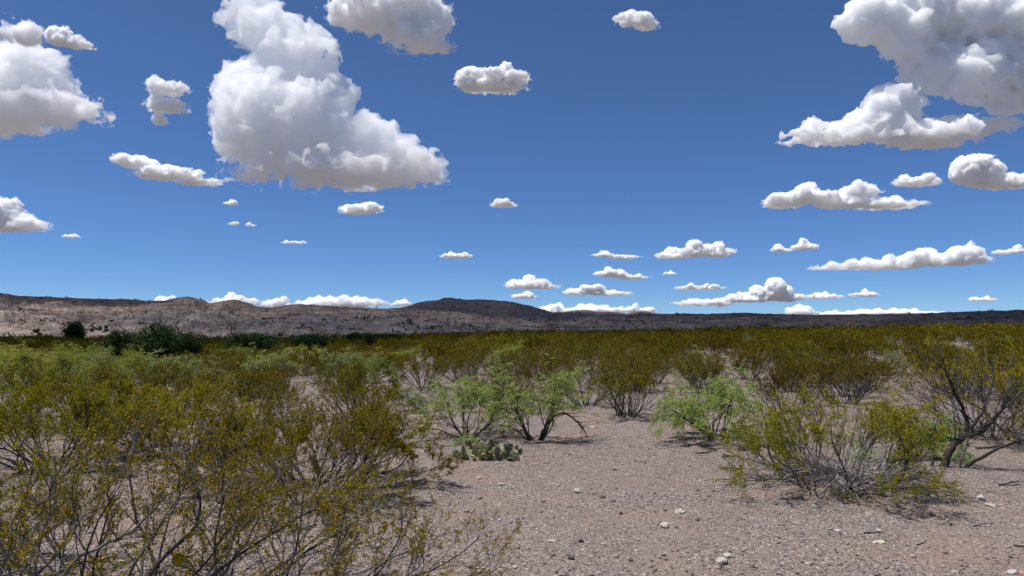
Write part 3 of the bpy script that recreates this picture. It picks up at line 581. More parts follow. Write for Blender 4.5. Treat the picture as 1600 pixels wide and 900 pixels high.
def pad_mat(name, a, b):
    m, t, out = mat_nodes(name); tc = N(t, 'ShaderNodeTexCoord'); oi = N(t, 'ShaderNodeObjectInfo')
    nz = N(t, 'ShaderNodeTexNoise', {'Vector': tc.outputs['Object'], 'Scale': 18.0, 'Detail': 4.0})
    c = mixc(t, nz.outputs[0], a, b); v = N(t, 'ShaderNodeTexVoronoi', {'Vector': tc.outputs['Object'], 'Scale': 55.0}); d = N(t, 'ShaderNodeMath', {0: v.outputs['Distance'], 1: .22}, operation='LESS_THAN')
    c = mixc(t, d.outputs[0], c, (.30, .25, .15)); h = N(t, 'ShaderNodeHueSaturation', {'Color': c}); mr = N(t, 'ShaderNodeMapRange', {0: oi.outputs['Random'], 3: .7, 4: 1.3}); t.links.new(mr.outputs[0], h.inputs['Value'])
    p = N(t, 'ShaderNodeBsdfPrincipled', {'Base Color': h.outputs[0], 'Roughness': .6, 'Specular IOR Level': .3}); t.links.new(p.outputs[0], out.inputs[0]); return m
def flat_mat(name, col, rough=.7):
    m, t, out = mat_nodes(name); tc = N(t, 'ShaderNodeTexCoord'); nz = N(t, 'ShaderNodeTexNoise', {'Vector': tc.outputs['Object'], 'Scale': 40.0, 'Detail': 3.0})
    c = mixc(t, nz.outputs[0], tuple(v * .7 for v in col), tuple(min(1, v * 1.25) for v in col)); p = N(t, 'ShaderNodeBsdfPrincipled', {'Base Color': c, 'Roughness': rough}); t.links.new(p.outputs[0], out.inputs[0]); return m
def prickly_pear():
    rng = np.random.default_rng(15); x0, y0 = ground_at(762, 716); root = thing('prickly_pear', 'sprawling prickly pear cactus with spiny grey green pads in front of the central mesquite', 'cactus', None, (x0, y0, float(gz(x0, y0))))
    green = pad_mat('pad_green', (.065, .085, .04), (.13, .15, .075)); olive = pad_mat('pad_olive', (.10, .11, .045), (.18, .18, .09)); dead = pad_mat('pad_dry', (.30, .23, .14), (.16, .11, .07)); yel = pad_mat('pad_yellow', (.42, .40, .09), (.34, .32, .10))
    shapes = {}
    def pm(k, mat):
        if (k, mat.name) not in shapes: me = pad_mesh(k, .125, .14, .024); me.materials.append(mat); shapes[(k, mat.name)] = me
        return shapes[(k, mat.name)]
    sp = MB(); pads = []
    def add(p, yaw, lean, roll, s, mat):
        o = obj('pad', pm(int(rng.integers(3)), mat), None, root); o.location = p; o.rotation_euler = (lean, roll, yaw); o.scale = (s, s, s)
        from mathutils import Euler, Matrix
        Mx = Matrix.Translation(p) @ Euler((lean, roll, yaw)).to_matrix().to_4x4() @ Matrix.Scale(s, 4); pads.append((o, Mx, s))
        n = 40; u = rng.uniform(-.9, .9, n); w = rng.uniform(.12, 1, n); sg = np.where(rng.random(n) < .5, 1, -1)
        L = np.stack([u * .068 * np.sqrt(np.maximum(0, 1 - (w * 2 - 1) ** 2)), sg * .010, w * .138], 1)
        Mn = np.array(Mx); Wp = L @ Mn[:3, :3].T + Mn[:3, 3]; nd = np.stack([u * .4, sg * 1.0, w * .4], 1) + rng.normal(0, .45, (n, 3)); nd = unit(nd @ Mn[:3, :3].T)
        leaves(sp, rng, Wp, nd, rng.uniform(.02, .045, n), .0035); return Mx
    base = []
    for k in range(44):
        a = rng.uniform(0, 6.28); rr = rng.random() ** .5; p = Vector((rr * math.cos(a) * .43, rr * math.sin(a) * .26, 0)); p.z = float(gz(x0 + p.x, y0 + p.y) - gz(x0, y0)) - .025
        fr = p.y < -.06; mat = green if rng.random() < .6 else olive
        if fr and abs(p.x + .06) < .16 and rng.random() < .6: mat = dead if rng.random() < .55 else yel
        Mx = add(p, rng.uniform(-1.1, 1.1), rng.normal(.0, .35) + (.45 if fr else -.1), rng.normal(0, .3), rng.uniform(.75, 1.05), mat); base.append(Mx)
    for Mx in base:
        for _ in range(int(rng.integers(1, 3))):
            t = rng.uniform(-.6, .6); p = Mx @ Vector((.05 * t * 1.2, 0,   .125 - .03 * abs(t)))
            if p.z < .07: continue
            m2 = green if rng.random() < .65 else olive; M2 = add(p, rng.uniform(-1.3, 1.3), rng.normal(0, .35), t * .6 + rng.normal(0, .2), rng.uniform(.65, .95), m2)
    o = obj('spines', sp.mesh('spines'), flat_mat('spine', (.52, .46, .33)), root); o['kind'] = 'stuff'
    fb = MB(); n = 9
    for c in ((-.10, -.24, .10), (.04, -.25, .08), (-.13, -.2, .19)):
        f = MB(); d = unit(rng.normal(size=(14, 3)) + np.array([0, -.5, .9])); leaves(f, rng, np.zeros((14, 3)) + np.array(c), d, .035, .022); obj('flower', f.mesh('flower'), flat_mat('cactus_flower', (.55, .47, .08)), root)
prickly_pear()
f_ = None
def small_cactus():
    rng = np.random.default_rng(4); x, y = ground_at(812, 712); r = thing('prickly_pear', 'tiny prickly pear seedling with reddish tip right of the big cactus', 'cactus', None, (x, y, float(gz(x, y)) - .01))
    me = pad_mesh(9, .07, .09, .02); me.materials.append(pad_mat('seedling_green', (.09, .13, .05), (.16, .19, .08))); o = obj('pad', me, None, r); o.rotation_euler = (.2, .1, .3)
    me2 = pad_mesh(10, .06, .075, .018); me2.materials.append(pad_mat('seedling_red', (.45, .22, .14), (.52, .34, .22))); o = obj('pad', me2, None, r); o.location = (-.02, -.005, .07); o.rotation_euler = (.1, -.7, .5)
small_cactus()

# ------------------------------------------------------------------ stones, tufts, fallen wood
import bmesh
def stone_mesh(seed, sub=2, flat=.6):
    bm = bmesh.new(); bmesh.ops.create_icosphere(bm, subdivisions=sub, radius=1); rng = np.random.default_rng(seed); o = rng.uniform(0, 50, 3)
    planes = unit(rng.normal(size=(7, 3))); dd = rng.uniform(.55, .85, 7)
    for v in bm.verts:
        p = np.array(v.co)
        for n, d in zip(planes, dd):
            k = p @ n
            if k > d: p = p - n * (k - d) * .9
        v.co = Vector(p * (1 + .06 * float(fbm(p[0] * 2 + o[0], p[1] * 2 + p[2] + o[1], 2))) * np.array([1, .75, flat]))
    me = bpy.data.meshes.new('stone'); bm.to_mesh(me); bm.free(); return me
def stone(px, py, w, label, mat, seed, flat=.55):
    x, y = ground_at(px, py); s = w / F * y / 2; o = obj('stone', stone_mesh(seed, 2, flat), mat); o.location = (x, y, float(gz(x, y)) + s * flat * .35); o.scale = (s, s, s); o.rotation_euler = (0, 0, seed * 1.3)
    tag(o, label, 'stone', 'loose stones on the gravel')
for a in [(1128, 878, 24, 'white flat stone, lower of the touching pair at the bottom edge', M_WHITE, 1), (1139, 870, 18, 'white stone, upper of the touching pair at the bottom edge', M_WHITE, 2),
          (1533, 787, 17, 'cream white angular stone below the leaning mesquite', M_WHITE, 3, .7), (1548, 795, 18, 'long pale stone right below the cream angular one', M_WHITE, 4, .3),
          (1272, 796, 12, 'small whitish stone in front of the right foreground creosote', M_WHITE, 5), (805, 892, 10, 'round pale pebble at the bottom edge below the gravel middle', M_WHITE, 6),
          (863, 849, 13, 'flat white sliver of stone in the centre foreground', M_WHITE, 7, .3), (908, 850, 12, 'dark brown pebble right of the flat white sliver', M_BLACK, 8, .8),
          (1090, 815, 8, 'black pebble right of the lower white tuft', M_BLACK, 9, .8), (1057, 828, 7, 'black pebble touching the lower white tuft', M_BLACK, 10, .8),
          (892, 878, 15, 'brown grey stone near the bottom edge left of centre gravel', M_BLACK, 11, .6), (985, 876, 9, 'small dark pebble near the bottom edge right of the brown grey stone', M_BLACK, 12, .8),
          (1374, 828, 14, 'tan flat stone above the two lobed pale tuft', M_TAN, 13, .35), (925, 668, 16, 'pale stone at the top of the gravel clearing below the mesquites', M_TAN, 14, .5),
          (785, 754, 14, 'flat tan stone below the prickly pear', M_TAN, 15, .4), (748, 747, 12, 'small tan stone left of the flat one below the cactus', M_TAN, 16, .4),
          (1583, 893, 20, 'pale stone in the lower right corner', M_WHITE, 17, .5), (1596, 893, 14, 'reddish stone at the very lower right corner', stone_mat('red_stone', [(0, (.42, .2, .17)), (1, (.46, .24, .2))]), 18),
          (1312, 603, 16, 'pale boulder on the bare patch at right', M_TAN, 19, .6), (1384, 606, 14, 'whitish boulder right on the bare patch', M_WHITE, 20, .6), (1476, 540, 16, 'pale boulder among the far creosotes at right', M_TAN, 21, .5)]:
    stone(*a)
def tuft(px, py, w, label, seed, lobes=1):
    rng = np.random.default_rng(seed); x, y = ground_at(px, py); s = w / F * y / 2; mb = MB()
    bm = bmesh.new(); bmesh.ops.create_icosphere(bm, subdivisions=1, radius=1); V = np.array([v.co for v in bm.verts]); T = np.array([[v.index for v in f.verts] for f in bm.faces]); bm.free()
    for c in range(lobes):
        cx = (c - (lobes - 1) / 2) * s * 1.0
        for k in range(38 // lobes):
            q = unit(rng.normal(size=3)); q[2] = abs(q[2]); rr = s * rng.uniform(.45, .85) / (1 if lobes == 1 else 1.7); mb.add(V * s * rng.uniform(.2, .32) * rng.uniform(.8, 1.2, 3) + np.array([cx, 0, 0]) + q * rr * np.array([1, .9, .8]), T)
    o = obj('dry_tuft', mb.mesh('dry_tuft'), flat_mat('tuft_white', (.58, .54, .43), .9)); o.location = (x, y, float(gz(x, y)) + .004)
    tag(o, label, 'tuft', 'cream white tufts on the gravel')
tuft(1063, 803, 17, 'upper of the two knobbly cream white tufts side by side on the gravel', 1)
tuft(1039, 826, 18, 'lower of the two knobbly cream white tufts side by side on the gravel', 2)
tuft(903, 766, 14, 'lone knobbly white tuft in the middle of the gravel clearing', 3)
tuft(1374, 847, 17, 'two lobed cream tuft on the gravel at right foreground', 4, 2)

def fallen(px, py, length, yaw, label, seed, r=.012, mat=None, forks=3):
    rng = np.random.default_rng(seed); x, y = ground_at(px, py); mb = MB(); d = np.array([[math.cos(yaw), math.sin(yaw), .02]])
    P, T = branches(rng, np.zeros((1, 3)), d, np.array([length]), 9, .16, 0); P[..., 2] = np.abs(P[..., 2]) * .4 + r * .8; tubes(mb, P, T, [r], [r * .35], 6)
    if forks:
        s, d, par, t = children(rng, P, T, forks, .25, .9, .4, 1.0); Pb, Tb = branches(rng, s, d, length * rng.uniform(.2, .5, forks), 6, .2, 0); Pb[..., 2] = np.abs(Pb[..., 2]) * .6 + r * .4; tubes(mb, Pb, Tb, r * .5 + 0 * t, r * .15 + 0 * t, 4)
    V = np.concatenate(mb.V); zg = gz(V[:, 0] + x, V[:, 1] + y) - gz(x, y); mb.V = [V + np.stack([0 * zg, 0 * zg, zg], 1)]
    o = obj('fallen_branch', mb.mesh('fallen_branch'), mat or M_TRUNK); o.location = (x, y, float(gz(x, y))); tag(o, label, 'branch', 'fallen dead wood')
fallen(1075, 703, .62, .12, 'long thin dead branch lying at the foot of the feathery mesquite', 1, .010)
fallen(1085, 715, .55, -.05, 'dead branch lying below the long thin one at the clearing edge', 2, .011)
fallen(1130, 719, .16, .05, 'short thick dead log at the right end of the fallen branches', 3, .02, None, 0)
fallen(1128, 734, .25, -.25, 'curved dark stick on the gravel below the short log', 4, .012, None, 1)
fallen(1118, 752, .3, .2, 'thin straight dark twig on the gravel below the curved stick', 5, .006, None, 1)
fallen(1560, 768, .32, -.35, 'forked grey dead branch on sand at the right edge', 6, .016, M_DEAD, 3)
fallen(1525, 705, .75, -.12, 'dark dead branch behind the leaning mesquite trunk', 7, .016)
fallen(1350, 832, .16, .2, 'short brown stick beside the tan flat stone', 8, .008, None, 0)
fallen(1520, 824, .22, .08, 'thin dark stick on gravel below the long pale stone', 9, .006, None, 0)
fallen(1584, 852, .2, -.5, 'dark bent stick near the right edge in the lower corner', 10, .010, None, 1)
fallen(1432, 850, .2, .3, 'grey weathered stick on the gravel at lower right', 11, .007, M_DEAD, 1)
fallen(650, 690, .5, .3, 'pale grey dead branch lying left of the prickly pear', 12, .010, M_DEAD, 4)
fallen(835, 697, .55, .12, 'black dead branch on the ground right of the mesquite foot', 13, .014)
fallen(690, 700, .6, .5, 'grey dead branch tangled behind the left end of the prickly pear', 14, .011, M_DEAD, 7)
fallen(720, 692, .55, -.2, 'forked grey dead branch at the foot of the thin left mesquite', 15, .012, M_DEAD, 8)
def arch():
    rng = np.random.default_rng(3); mb = MB(); x, y = ground_at(838, 690)
    P, T = path_tube(mb, [(.05, -.02, .02), (.12, -.03, .22), (.26, -.04, .36), (.40, -.05, .41), (.55, -.07, .32), (.66, -.08, .20), (.72, -.10, .06)], .022, .007, 6, 5, rng, .005)
    s, d, par, t = children(rng, P, T, 12, .4, 1, .5, 1.1); Pb, Tb = branches(rng, s, d, rng.uniform(.1, .3, len(s)), 6, .2, -.05); Pb[..., 2] = np.maximum(Pb[..., 2], .01); tubes(mb, Pb, Tb, .005 + 0 * t, .0015 + 0 * t, 4)
    for o in bpy.data.objects:
        if o.get('label', '').startswith('bright green mesquite with crooked'): obj('arching_branch', mb.mesh('arching_branch'), M_TRUNK, o)
arch()

# ------------------------------------------------------------------ pebbles and twig litter (uncountable)
def gravel():
    rng = np.random.default_rng(55); n = 42000; y = 1 / rng.uniform(1 / 17., 1 / 3.4, n) ; px = rng.uniform(-40, 1640, n); x = (px - 800) / F * y
    dens = fbm(x / 1.1 + 9, y / 1.1, 3); k = rng.random(n) < .55 + .9 * dens; x, y = x[k], y[k]; n = len(x)
    s = rng.lognormal(math.log(.0052), .5, n).clip(.0025, .028) * (1 + .02 * y)
    base = np.array([[1, 0, 0], [-1, 0, 0], [0, 1, 0], [0, -1, 0], [0, 0, 1], [0, 0, -1]], float); T = np.array([[0, 2, 4], [2, 1, 4], [1, 3, 4], [3, 0, 4], [2, 0, 5], [1, 2, 5], [3, 1, 5], [0, 3, 5]])
    V = base[None] * rng.uniform(.6, 1.35, (n, 6, 3)) + rng.normal(0, .18, (n, 6, 3)); a = rng.uniform(0, 6.28, n); c, sn = np.cos(a)[:, None], np.sin(a)[:, None]
    V = np.stack([V[..., 0] * c - V[..., 1] * sn, V[..., 0] * sn + V[..., 1] * c, V[..., 2] * .6], -1) * s[:, None, None]
    V += np.stack([x, y, gz(x, y) + .010 * fbm(x / .22, y / .22, 3) + s * .25], -1)[:, None]
    f = (T[None] + (np.arange(n) * 6)[:, None, None]).reshape(-1, 3); o = obj('gravel', np_mesh('gravel', V.reshape(-1, 3), [f]), M_PEB); o['kind'] = 'stuff'; tag(o, 'small loose pebbles scattered over the desert ground', 'gravel')
gravel()
def litter():
    rng = np.random.default_rng(56); mb = MB()
    for px, py, n, rad in [(1310, 768, 500, 1.3), (1480, 745, 260, 1.1), (490, 775, 300, 1.3), (800, 700, 240, 1.3), (1110, 700, 240, 1.2), (1550, 700, 240, 1.5), (85, 740, 160, 1.3), (265, 706, 140, 1.1), (200, 960, 160, 1.6), (980, 657, 100, 1.2), (1000, 800, 60, 2.5), (1400, 830, 60, 2)]:
        x, y = ground_at(px, py); a = rng.uniform(0, 6.28, n); r = rad * rng.random(n) ** .7; X, Y = x + r * np.cos(a), y + r * np.sin(a); b = rng.uniform(0, 6.28, n)
        P, T = branches(rng, np.stack([X, Y, 0 * X], 1), np.stack([np.cos(b), np.sin(b), 0 * b], 1), rng.uniform(.04, .22, n), 4, .12, 0); P[..., 2] = gz(P[..., 0], P[..., 1]) + .008 + rng.random((n, 1)) * .012
        tubes(mb, P, T, rng.uniform(.0015, .004, n), .001 + 0 * a, 3)
    o = obj('twig_litter', mb.mesh('twig_litter'), M_DEAD); o['kind'] = 'stuff'; tag(o, 'fine dead twigs littering the ground under the bushes', 'litter')
litter()

# ------------------------------------------------------------------ clouds: real volumes at their own distance
def gnoise(n, L, cell, rng):
    W, dims = [], []
    for k in range(3):
        c = np.linspace(0, L[k], n[k]) / cell + rng.random(); i = np.floor(c).astype(int); f = c - i; f = f * f * f * (f * (f * 6 - 15) + 10)
        m = np.zeros((n[k], i.max() + 2), np.float32); m[np.arange(n[k]), i] = 1 - f; m[np.arange(n[k]), i + 1] = f; W.append(m); dims.append(i.max() + 2)
    a = np.tensordot(W[0], rng.standard_normal(dims).astype(np.float32), (1, 0)); a = np.tensordot(a, W[1], (1, 1)).transpose(0, 2, 1)
    return np.tensordot(a, W[2], (2, 1))
def surfnet(Fd, org, h):
    ins = Fd > 0; nx, ny, nz = Fd.shape; cs = np.zeros((nx - 1, ny - 1, nz - 1), np.int8)
    cor = [(a, b, c) for a in (0, 1) for b in (0, 1) for c in (0, 1)]
    for a, b, c in cor: cs += ins[a:nx - 1 + a, b:ny - 1 + b, c:nz - 1 + c]
    mixed = (cs > 0) & (cs < 8); idx = np.full(mixed.shape, -1, np.int32); cells = np.argwhere(mixed); n = len(cells); idx[mixed] = np.arange(n)
    P = np.zeros((n, 3)); C = np.zeros(n)
    for a in cor:
        for k in range(3):
            if a[k] == 0:
                b = list(a); b[k] = 1
                fa = Fd[cells[:, 0] + a[0], cells[:, 1] + a[1], cells[:, 2] + a[2]]; fb = Fd[cells[:, 0] + b[0], cells[:, 1] + b[1], cells[:, 2] + b[2]]
                x = (fa > 0) != (fb > 0); t = fa[x] / (fa[x] - fb[x])
                for q in range(3): P[x, q] += a[q] + (t if q == k else 0)
                C[x] += 1
    P = (P / C[:, None] + cells) * h + org; quads = []
    for k in range(3):
        u, v = (k + 1) % 3, (k + 2) % 3; s0 = [slice(1, -1)] * 3; s1 = [slice(1, -1)] * 3; s0[k] = slice(0, -1); s1[k] = slice(1, None)
        A, B = ins[tuple(s0)], ins[tuple(s1)]; e = np.argwhere(A != B)
        if not len(e): continue
        fl = B[tuple(e.T)]; off = np.zeros(3, int); off[u] = 1; off[v] = 1; e = e + off; q = []
        for du, dv in ((-1, -1), (0, -1), (0, 0), (-1, 0)): c = e.copy(); c[:, u] += du; c[:, v] += dv; q.append(idx[tuple(c.T)])
        q = np.stack(q, 1); q[fl] = q[fl][:, ::-1]; quads.append(q)
    return P, np.concatenate(quads)
def vol_mat(name, dens):
    m, t, out = mat_nodes(name); v = N(t, 'ShaderNodeVolumeScatter', {'Color': (1, 1, 1, 1), 'Density': dens, 'Anisotropy': 0.0}); t.links.new(v.outputs[0], out.inputs['Volume']); return m
VM = {}
def vmat(d):
    k = round(math.log(d) * 3)
    if k not in VM: VM[k] = vol_mat('cloud_vapour', math.exp(k / 3))
    return VM[k]
def cloud_mass(B, org, label, seed, res, tau, group=None, shear=0., wisp=1.):
    """B: rows (x, y, z, rx, ry, rz) relative to org"""
    rng = np.random.default_rng(seed); B2 = []
    for (x, y, z, rx, ry, rz) in B:            # long flat masses are rows of puffs
        k = rx / rz
        if k < 1.5: B2.append((x, y, z, rx, ry, rz)); continue
        B2.append((x, y, z - rz * .45, rx * .95, ry, rz * .5)); m = int(math.ceil(k * 1.5))
        for i in range(m):
            t = -1 + 2 * (i + .5) / m + rng.normal(0, .12); hh = rz * (1 - .55 * t * t) * rng.uniform(.45, 1.15)
            B2.append((x + t * rx * .82, y + rng.normal(0, .4) * ry, z - rz * .75 + hh * .85, rz * rng.uniform(.6, 1.05), rz * rng.uniform(.8, 1.2), hh * .8))
    mx = max(max(b[3], b[5]) for b in B2); B3 = []
    for b in B2:                               # cauliflower heads on the larger masses
        if min(b[3], b[5]) < mx * .22 and len(B2) > 3: continue
        for i in range(9):
            q = unit(rng.normal(size=3)); q[2] = abs(q[2]) * 1.1 - .25; k = rng.uniform(.26, .48) * min(b[3], b[5])
            B3.append((b[0] + q[0] * b[3] * .78, b[1] + q[1] * b[4] * .78, b[2] + q[2] * b[5] * .78, k, k, k))
    B = np.array(B2 + B3, float)
    lo = (B[:, :3] - B[:, 3:] * 1.4).min(0); hi = (B[:, :3] + B[:, 3:] * 1.4).max(0); L = hi - lo; h = L.max() / res; n = np.ceil(L / h).astype(int) + 3
    ax = [lo[k] - h + np.arange(n[k]) * h for k in range(3)]; X, Y, Z = np.meshgrid(*ax, indexing='ij', sparse=True); f = None
    for b in B:
        g = (1 - np.sqrt(((X - b[0]) / b[3]) ** 2 + ((Y - b[1]) / b[4]) ** 2 + ((Z - b[2]) / b[5]) ** 2)) * min(b[3], b[5]); f = g if f is None else np.maximum(f, g)
    S = float(np.median(np.minimum(B[:, 3], B[:, 5]))); nz = 0; amp = .34 * wisp; S = float(np.percentile([min(b[3], b[5]) for b in B2], 60)); cell = S * 1.2
    for o in range(7):
        if cell < h * 1.05: break
        q = gnoise(n, n * h, cell, rng); nz = nz + amp * ((.75 - np.abs(q) * 1.2) if o < 3 else q * .75); amp *= .72; cell *= .52
    f = f + nz * S - .06 * S; zb = (B[:, 2] - B[:, 5]).min(); f = np.minimum(f, (Z - zb - .12 * S) * 1.3 + nz * S * .3).astype(np.float32)
    f[0] = f[-1] = -1; f[:, 0] = f[:, -1] = -1; f[:, :, 0] = f[:, :, -1] = -1
    dens = 1.4 * tau / S; root = None
    for nm, lev, dd in ((('cloud', .02, 1.1),) if res > 120 else (('cloud', 0., .5), ('cloud_core', .09, 1.5))):
        g = f - np.float32(lev * S)
        if not (g > 0).any(): continue
        k2 = 2 if lev and min(g.shape) > 13 else 1; g = g[::k2, ::k2, ::k2].copy(); g[0] = g[-1] = -1; g[:, 0] = g[:, -1] = -1; g[:, :, 0] = g[:, :, -1] = -1
        if not (g > 0).any(): continue
        P, Q = surfnet(g, np.array([a[0] for a in ax]), h * k2); o = obj(nm, np_mesh(nm, P, [Q], True), vmat(dens * dd), root)
        if root is None: root = o; o.location = org
    tag(root, label, 'cloud', group); return root
ALT = 1300.
def cloud(blobs, base, label, seed, res=64, tau=2.2, group='clouds in the sky', depth=.85, wisp=1.15):
    D = min(ALT * F / max(HOR - base, 1), 42000.); s = D / F; zb = EYE + (HOR - base) * s
    B = [((px - 800) * s, 0 if k == 0 else .25 * (k % 3 - 1) * ry * s, (base - py) * s, rx * s, depth * (rx + ry) * .5 * s, ry * s) for k, (px, py, rx, ry) in enumerate(blobs)]
    w = max(b[0] + b[2] for b in blobs) - min(b[0] - b[2] for b in blobs); return cloud_mass(B, (0, D, zb), label, seed, int(min(max(w * 1.3 / (1.7 if w < 130 else 2.2), 32), 104 if res < 100 else 168)), tau, group, 0, wisp)
cloud([(400, 35, 48, 34), (455, 75, 58, 46), (435, 130, 84, 58), (440, 185, 96, 72), (390, 215, 56, 42), (560, 228, 72, 48), (625, 248, 54, 34), (520, 255, 105, 30), (360, 125, 30, 28), (365, 16, 24, 18), (510, 150, 34, 40)], 285, 'largest cloud, towering up left of centre with a grey base', 1, 150, 1.9, wisp=1.4)
cloud([(555, 0, 46, 30), (610, 10, 50, 40), (655, 15, 44, 38), (655, 52, 34, 22), (600, -30, 70, 40)], 76, 'white cloud cut off by the top edge right of the largest cloud', 2, 110, 1.6, wisp=1.35)
cloud([(1375, 18, 48, 40), (1430, 40, 46, 44), (1470, 0, 80, 55), (1540, 25, 62, 50), (1600, 60, 60, 60), (1480, 85, 50, 48), (1540, 110, 60, 48), (1600, 130, 50, 40), (1660, 90, 70, 60), (1400, 168, 48, 38), (1345, 190, 42, 28), (1290, 200, 44, 18), (1450, 200, 70, 26), (1520, 186, 50, 14)], 238, 'huge ragged cloud filling the upper right corner', 3, 150, 2.1, wisp=1.55)
cloud([(15, 110, 66, 46), (55, 150, 56, 36), (-40, 140, 95, 56)], 195, 'big white cloud cut off by the left edge', 4, 110, 1.9, wisp=1.35)
cloud([(14, 42, 27, 20)], 58, 'small cloud puff at the left edge above the big left cloud', 5, 40)
cloud([(75, 45, 20, 15), (98, 54, 22, 10)], 66, 'small pointed cloud above right of the big left cloud', 6, 44)
cloud([(250, 124, 27, 17), (252, 155, 28, 14), (240, 181, 11, 10)], 195, 'ragged upright little cloud left of the largest cloud', 7, 56, 1.5, wisp=1.5)
cloud([(208, 245, 26, 15), (255, 262, 48, 16), (302, 277, 30, 9)], 289, 'slanting wispy cloud below left of the largest cloud', 8, 64, 1.9, wisp=1.3)
cloud([(735, 116, 25, 19), (792, 107, 34, 18), (770, 124, 42, 10)], 138, 'torn small cloud in the blue at top centre', 9, 64, 1.8, wisp=1.4)
cloud([(990, 14, 23, 14), (1014, 22, 20, 12)], 36, 'small ragged cloud at the top edge right of centre', 10, 44, 1.7, wisp=1.3)
cloud([(560, 320, 30, 14)], 334, 'compact oval cloud under the largest cloud', 11, 44)
cloud([(787, 315, 17, 8)], 322, 'tiny cloud puff alone in the blue near the centre', 12, 36)
cloud([(-5, 335, 34, 28), (28, 346, 34, 15)], 361, 'sloping cloud at the left edge midway up the sky', 13, 52, 1.9)
cloud([(712, 397, 25, 6.5)], 403, 'flat small cloud above the dome hill', 14, 40)
cloud([(944, 396, 18, 5), (975, 399, 25, 5.5)], 404, 'thin flat double cloud right of centre, uppermost of that cluster', 15, 44)
cloud([(1053, 395, 24, 10), (1085, 387, 24, 14), (1120, 389, 26, 12)], 405, 'bright three humped cloud right of centre', 16, 56, 2.4)
cloud([(955, 423, 26, 10), (988, 431, 24, 5)], 434, 'tapering cloud under the thin flat double one', 17, 46)
cloud([(824, 440, 32, 12), (850, 446, 20, 6)], 451, 'rounded cloud over the right shoulder of the dome hill', 18, 46)
cloud([(903, 454, 23, 7), (925, 447, 19, 11), (955, 456, 30, 6)], 462, 'cloud with a central knob above the small buttes', 19, 50)
cloud([(819, 460, 20, 7)], 467, 'small oval cloud below the rounded one by the dome hill', 20, 36)
cloud([(1228, 309, 34, 15), (1270, 298, 33, 20), (1320, 307, 42, 17), (1352, 292, 28, 13), (1390, 313, 52, 12)], 330, 'long lumpy cloud under the huge upper right cloud', 21, 90, 2.0, wisp=1.2)
cloud([(1440, 277, 33, 12)], 289, 'small cloud at the upper right end of the long lumpy one', 22, 44, 1.8)
cloud([(1533, 264, 38, 26), (1578, 276, 42, 17)], 293, 'domed cloud cut off by the right edge', 23, 60, 2.4)
cloud([(1222, 387, 15, 7)], 393, 'left of the two small cloud puffs standing side by side', 24, 34)
cloud([(1258, 382, 20, 9)], 391, 'right of the two small cloud puffs standing side by side', 25, 36)
cloud([(1318, 413, 36, 9), (1380, 409, 48, 13), (1440, 399, 52, 17), (1500, 397, 44, 18)], 418, 'long wedge shaped cloud at right, thicker towards its right end', 26, 84)
cloud([(1570, 391, 14, 7), (1596, 388, 12, 7)], 397, 'two joined faint puffs at the right edge beyond the long wedge', 27, 36, 1.4, wisp=1.3)
cloud([(1205, 452, 36, 18), (1230, 460, 20, 12), (1170, 464, 44, 8), (1100, 471, 40, 7)], 474, 'tall heaped cloud above the right mesa with a long left tail', 28, 80, 2.4)
cloud([(1092, 447, 37, 6)], 453, 'flat cloud between the knobbed cloud and the tall heaped one', 29, 40, 1.7)
cloud([(1286, 461, 30, 6)], 467, 'flat cloud right of the tall heaped one', 30, 38, 1.8)
cloud([(1350, 458, 22, 6)], 464, 'small flat cloud above the right mesa, second right of the heaped one', 31, 36, 1.8)
cloud([(1536, 466, 22, 5)], 471, 'lone small cloud low at the right', 32, 36)
cloud([(1310, 489, 34, 6), (1370, 486, 55, 9), (1430, 487, 50, 7)], 494, 'long low cloud bank peeping over the right mesa', 33, 60)
cloud([(1254, 484, 22, 9)], 493, 'low cloud peeping over the mesa left of the long bank', 34, 38)
cloud([(865, 480, 20, 10)], 490, 'low cloud touching the right foot of the dome hill', 35, 40)
cloud([(920, 480, 36, 11), (955, 482, 30, 7)], 491, 'low cloud behind the small buttes', 36, 46)
cloud([(998, 482, 24, 8)], 491, 'low cloud behind the rightmost small butte', 37, 38)
cloud([(365, 467, 38, 12)], 480, 'low cloud between the two left bluff peaks', 38, 44)
cloud([(262, 466, 19, 11)], 478, 'low cloud left of the first bluff peak', 39, 38)
cloud([(490, 471, 28, 12), (545, 467, 52, 14)], 482, 'widest low cloud behind the left bluffs', 40, 56)
cloud([(434, 473, 18, 11)], 484, 'low cloud just left of the widest one behind the bluffs', 41, 38)
cloud([(627, 473, 16, 6)], 480, 'small low cloud left of the dome hill', 42, 34, 1.6)
cloud([(357, 314, 10, 5)], 319, 'tiny cloud puff below the slanting wispy cloud', 43, 32, 1.3)
cloud([(362, 347, 9, 4), (388, 350, 8, 3.5)], 353, 'two faint cloud flecks below the tiny puff', 44, 34, 1.0)
cloud([(456, 377, 23, 3.6)], 381, 'thin faint cloud streak above the left bluffs', 45, 40, 1.1)
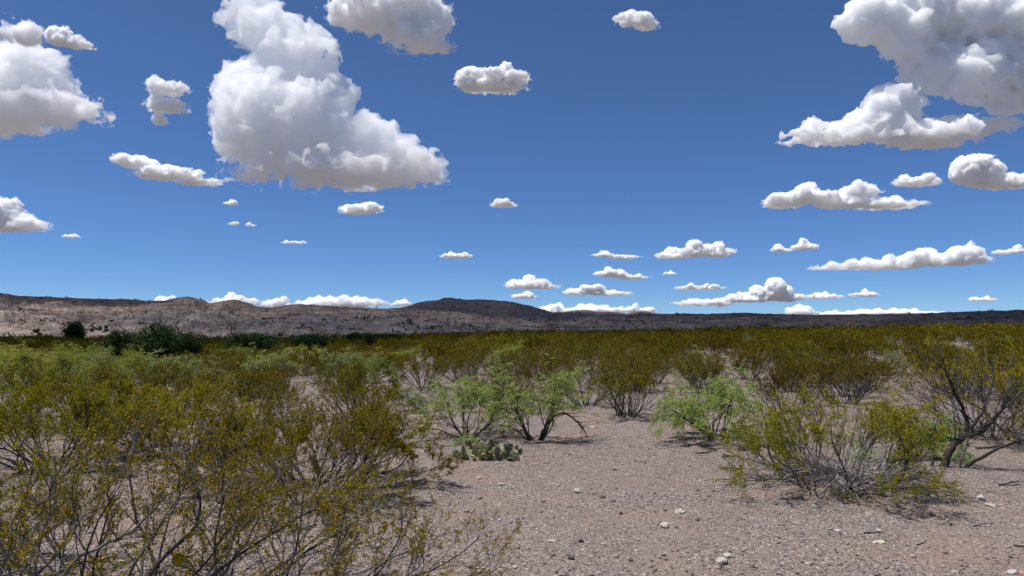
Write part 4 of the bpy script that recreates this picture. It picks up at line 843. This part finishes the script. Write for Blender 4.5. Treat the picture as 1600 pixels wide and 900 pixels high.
cloud([(107, 367, 14, 4)], 372, 'faint cloud fleck low at the left', 46, 34, 1.0)
cloud([(1047, 426, 10, 4)], 430, 'tiny cloud between the tapering cloud and the flat one', 47, 32, 1.2)

# clouds overhead, out of the picture, whose shadows lie on the hills and the far flat
def overhead(shadow, label, seed, thick=150., tau=1.3, res=60):
    """shadow: ellipses on the ground (x, y, rx, ry) that the cloud shades"""
    k = (ALT + thick) / SUN.z; ox, oy = SUN.x * k, SUN.y * k; cx, cy_ = shadow[0][0] + ox, shadow[0][1] + oy
    B = [(x + ox - cx, y + oy - cy_, thick * .9, rx, ry, thick) for x, y, rx, ry in shadow]
    rng = np.random.default_rng(seed); B = np.array(B); lo = (B[:, :3] - B[:, 3:] * 1.2).min(0); hi = (B[:, :3] + B[:, 3:] * 1.2).max(0); L = hi - lo; h = L.max() / res; n = np.ceil(L / h).astype(int) + 3
    ax = [lo[q] - h + np.arange(n[q]) * h for q in range(3)]; X, Y, Z = np.meshgrid(*ax, indexing='ij', sparse=True); f = None
    for b in B:
        g = (1 - np.sqrt(((X - b[0]) / b[3]) ** 2 + ((Y - b[1]) / b[4]) ** 2 + ((Z - b[2]) / b[5]) ** 2)) * thick; f = g if f is None else np.maximum(f, g)
    f = f + thick * (.35 * gnoise(n, n * h, thick * 1.3, rng) + .22 * gnoise(n, n * h, thick * .55, rng)); f[0] = f[-1] = -1; f[:, 0] = f[:, -1] = -1; f[:, :, 0] = f[:, :, -1] = -1
    P, Q = surfnet(f.astype(np.float32), np.array([a[0] for a in ax]), h); o = obj('cloud', np_mesh('cloud', P, [Q], True), vmat(tau / thick)); o.location = (cx, cy_, ALT)
    tag(o, label, 'cloud', 'clouds overhead')
overhead([(380, 330, 430, 250), (40, 260, 165, 150), (60, 520, 330, 260), (0, 1000, 520, 420), (700, 500, 380, 330), (-310, 700, 240, 260)], 'broad cloud overhead whose shadow covers the hills', 61)
overhead([(-115, 98, 105, 27), (-10, 115, 90, 45)], 'small cloud overhead shading the flat before the left bluffs', 62, 60., 1.2, 44)
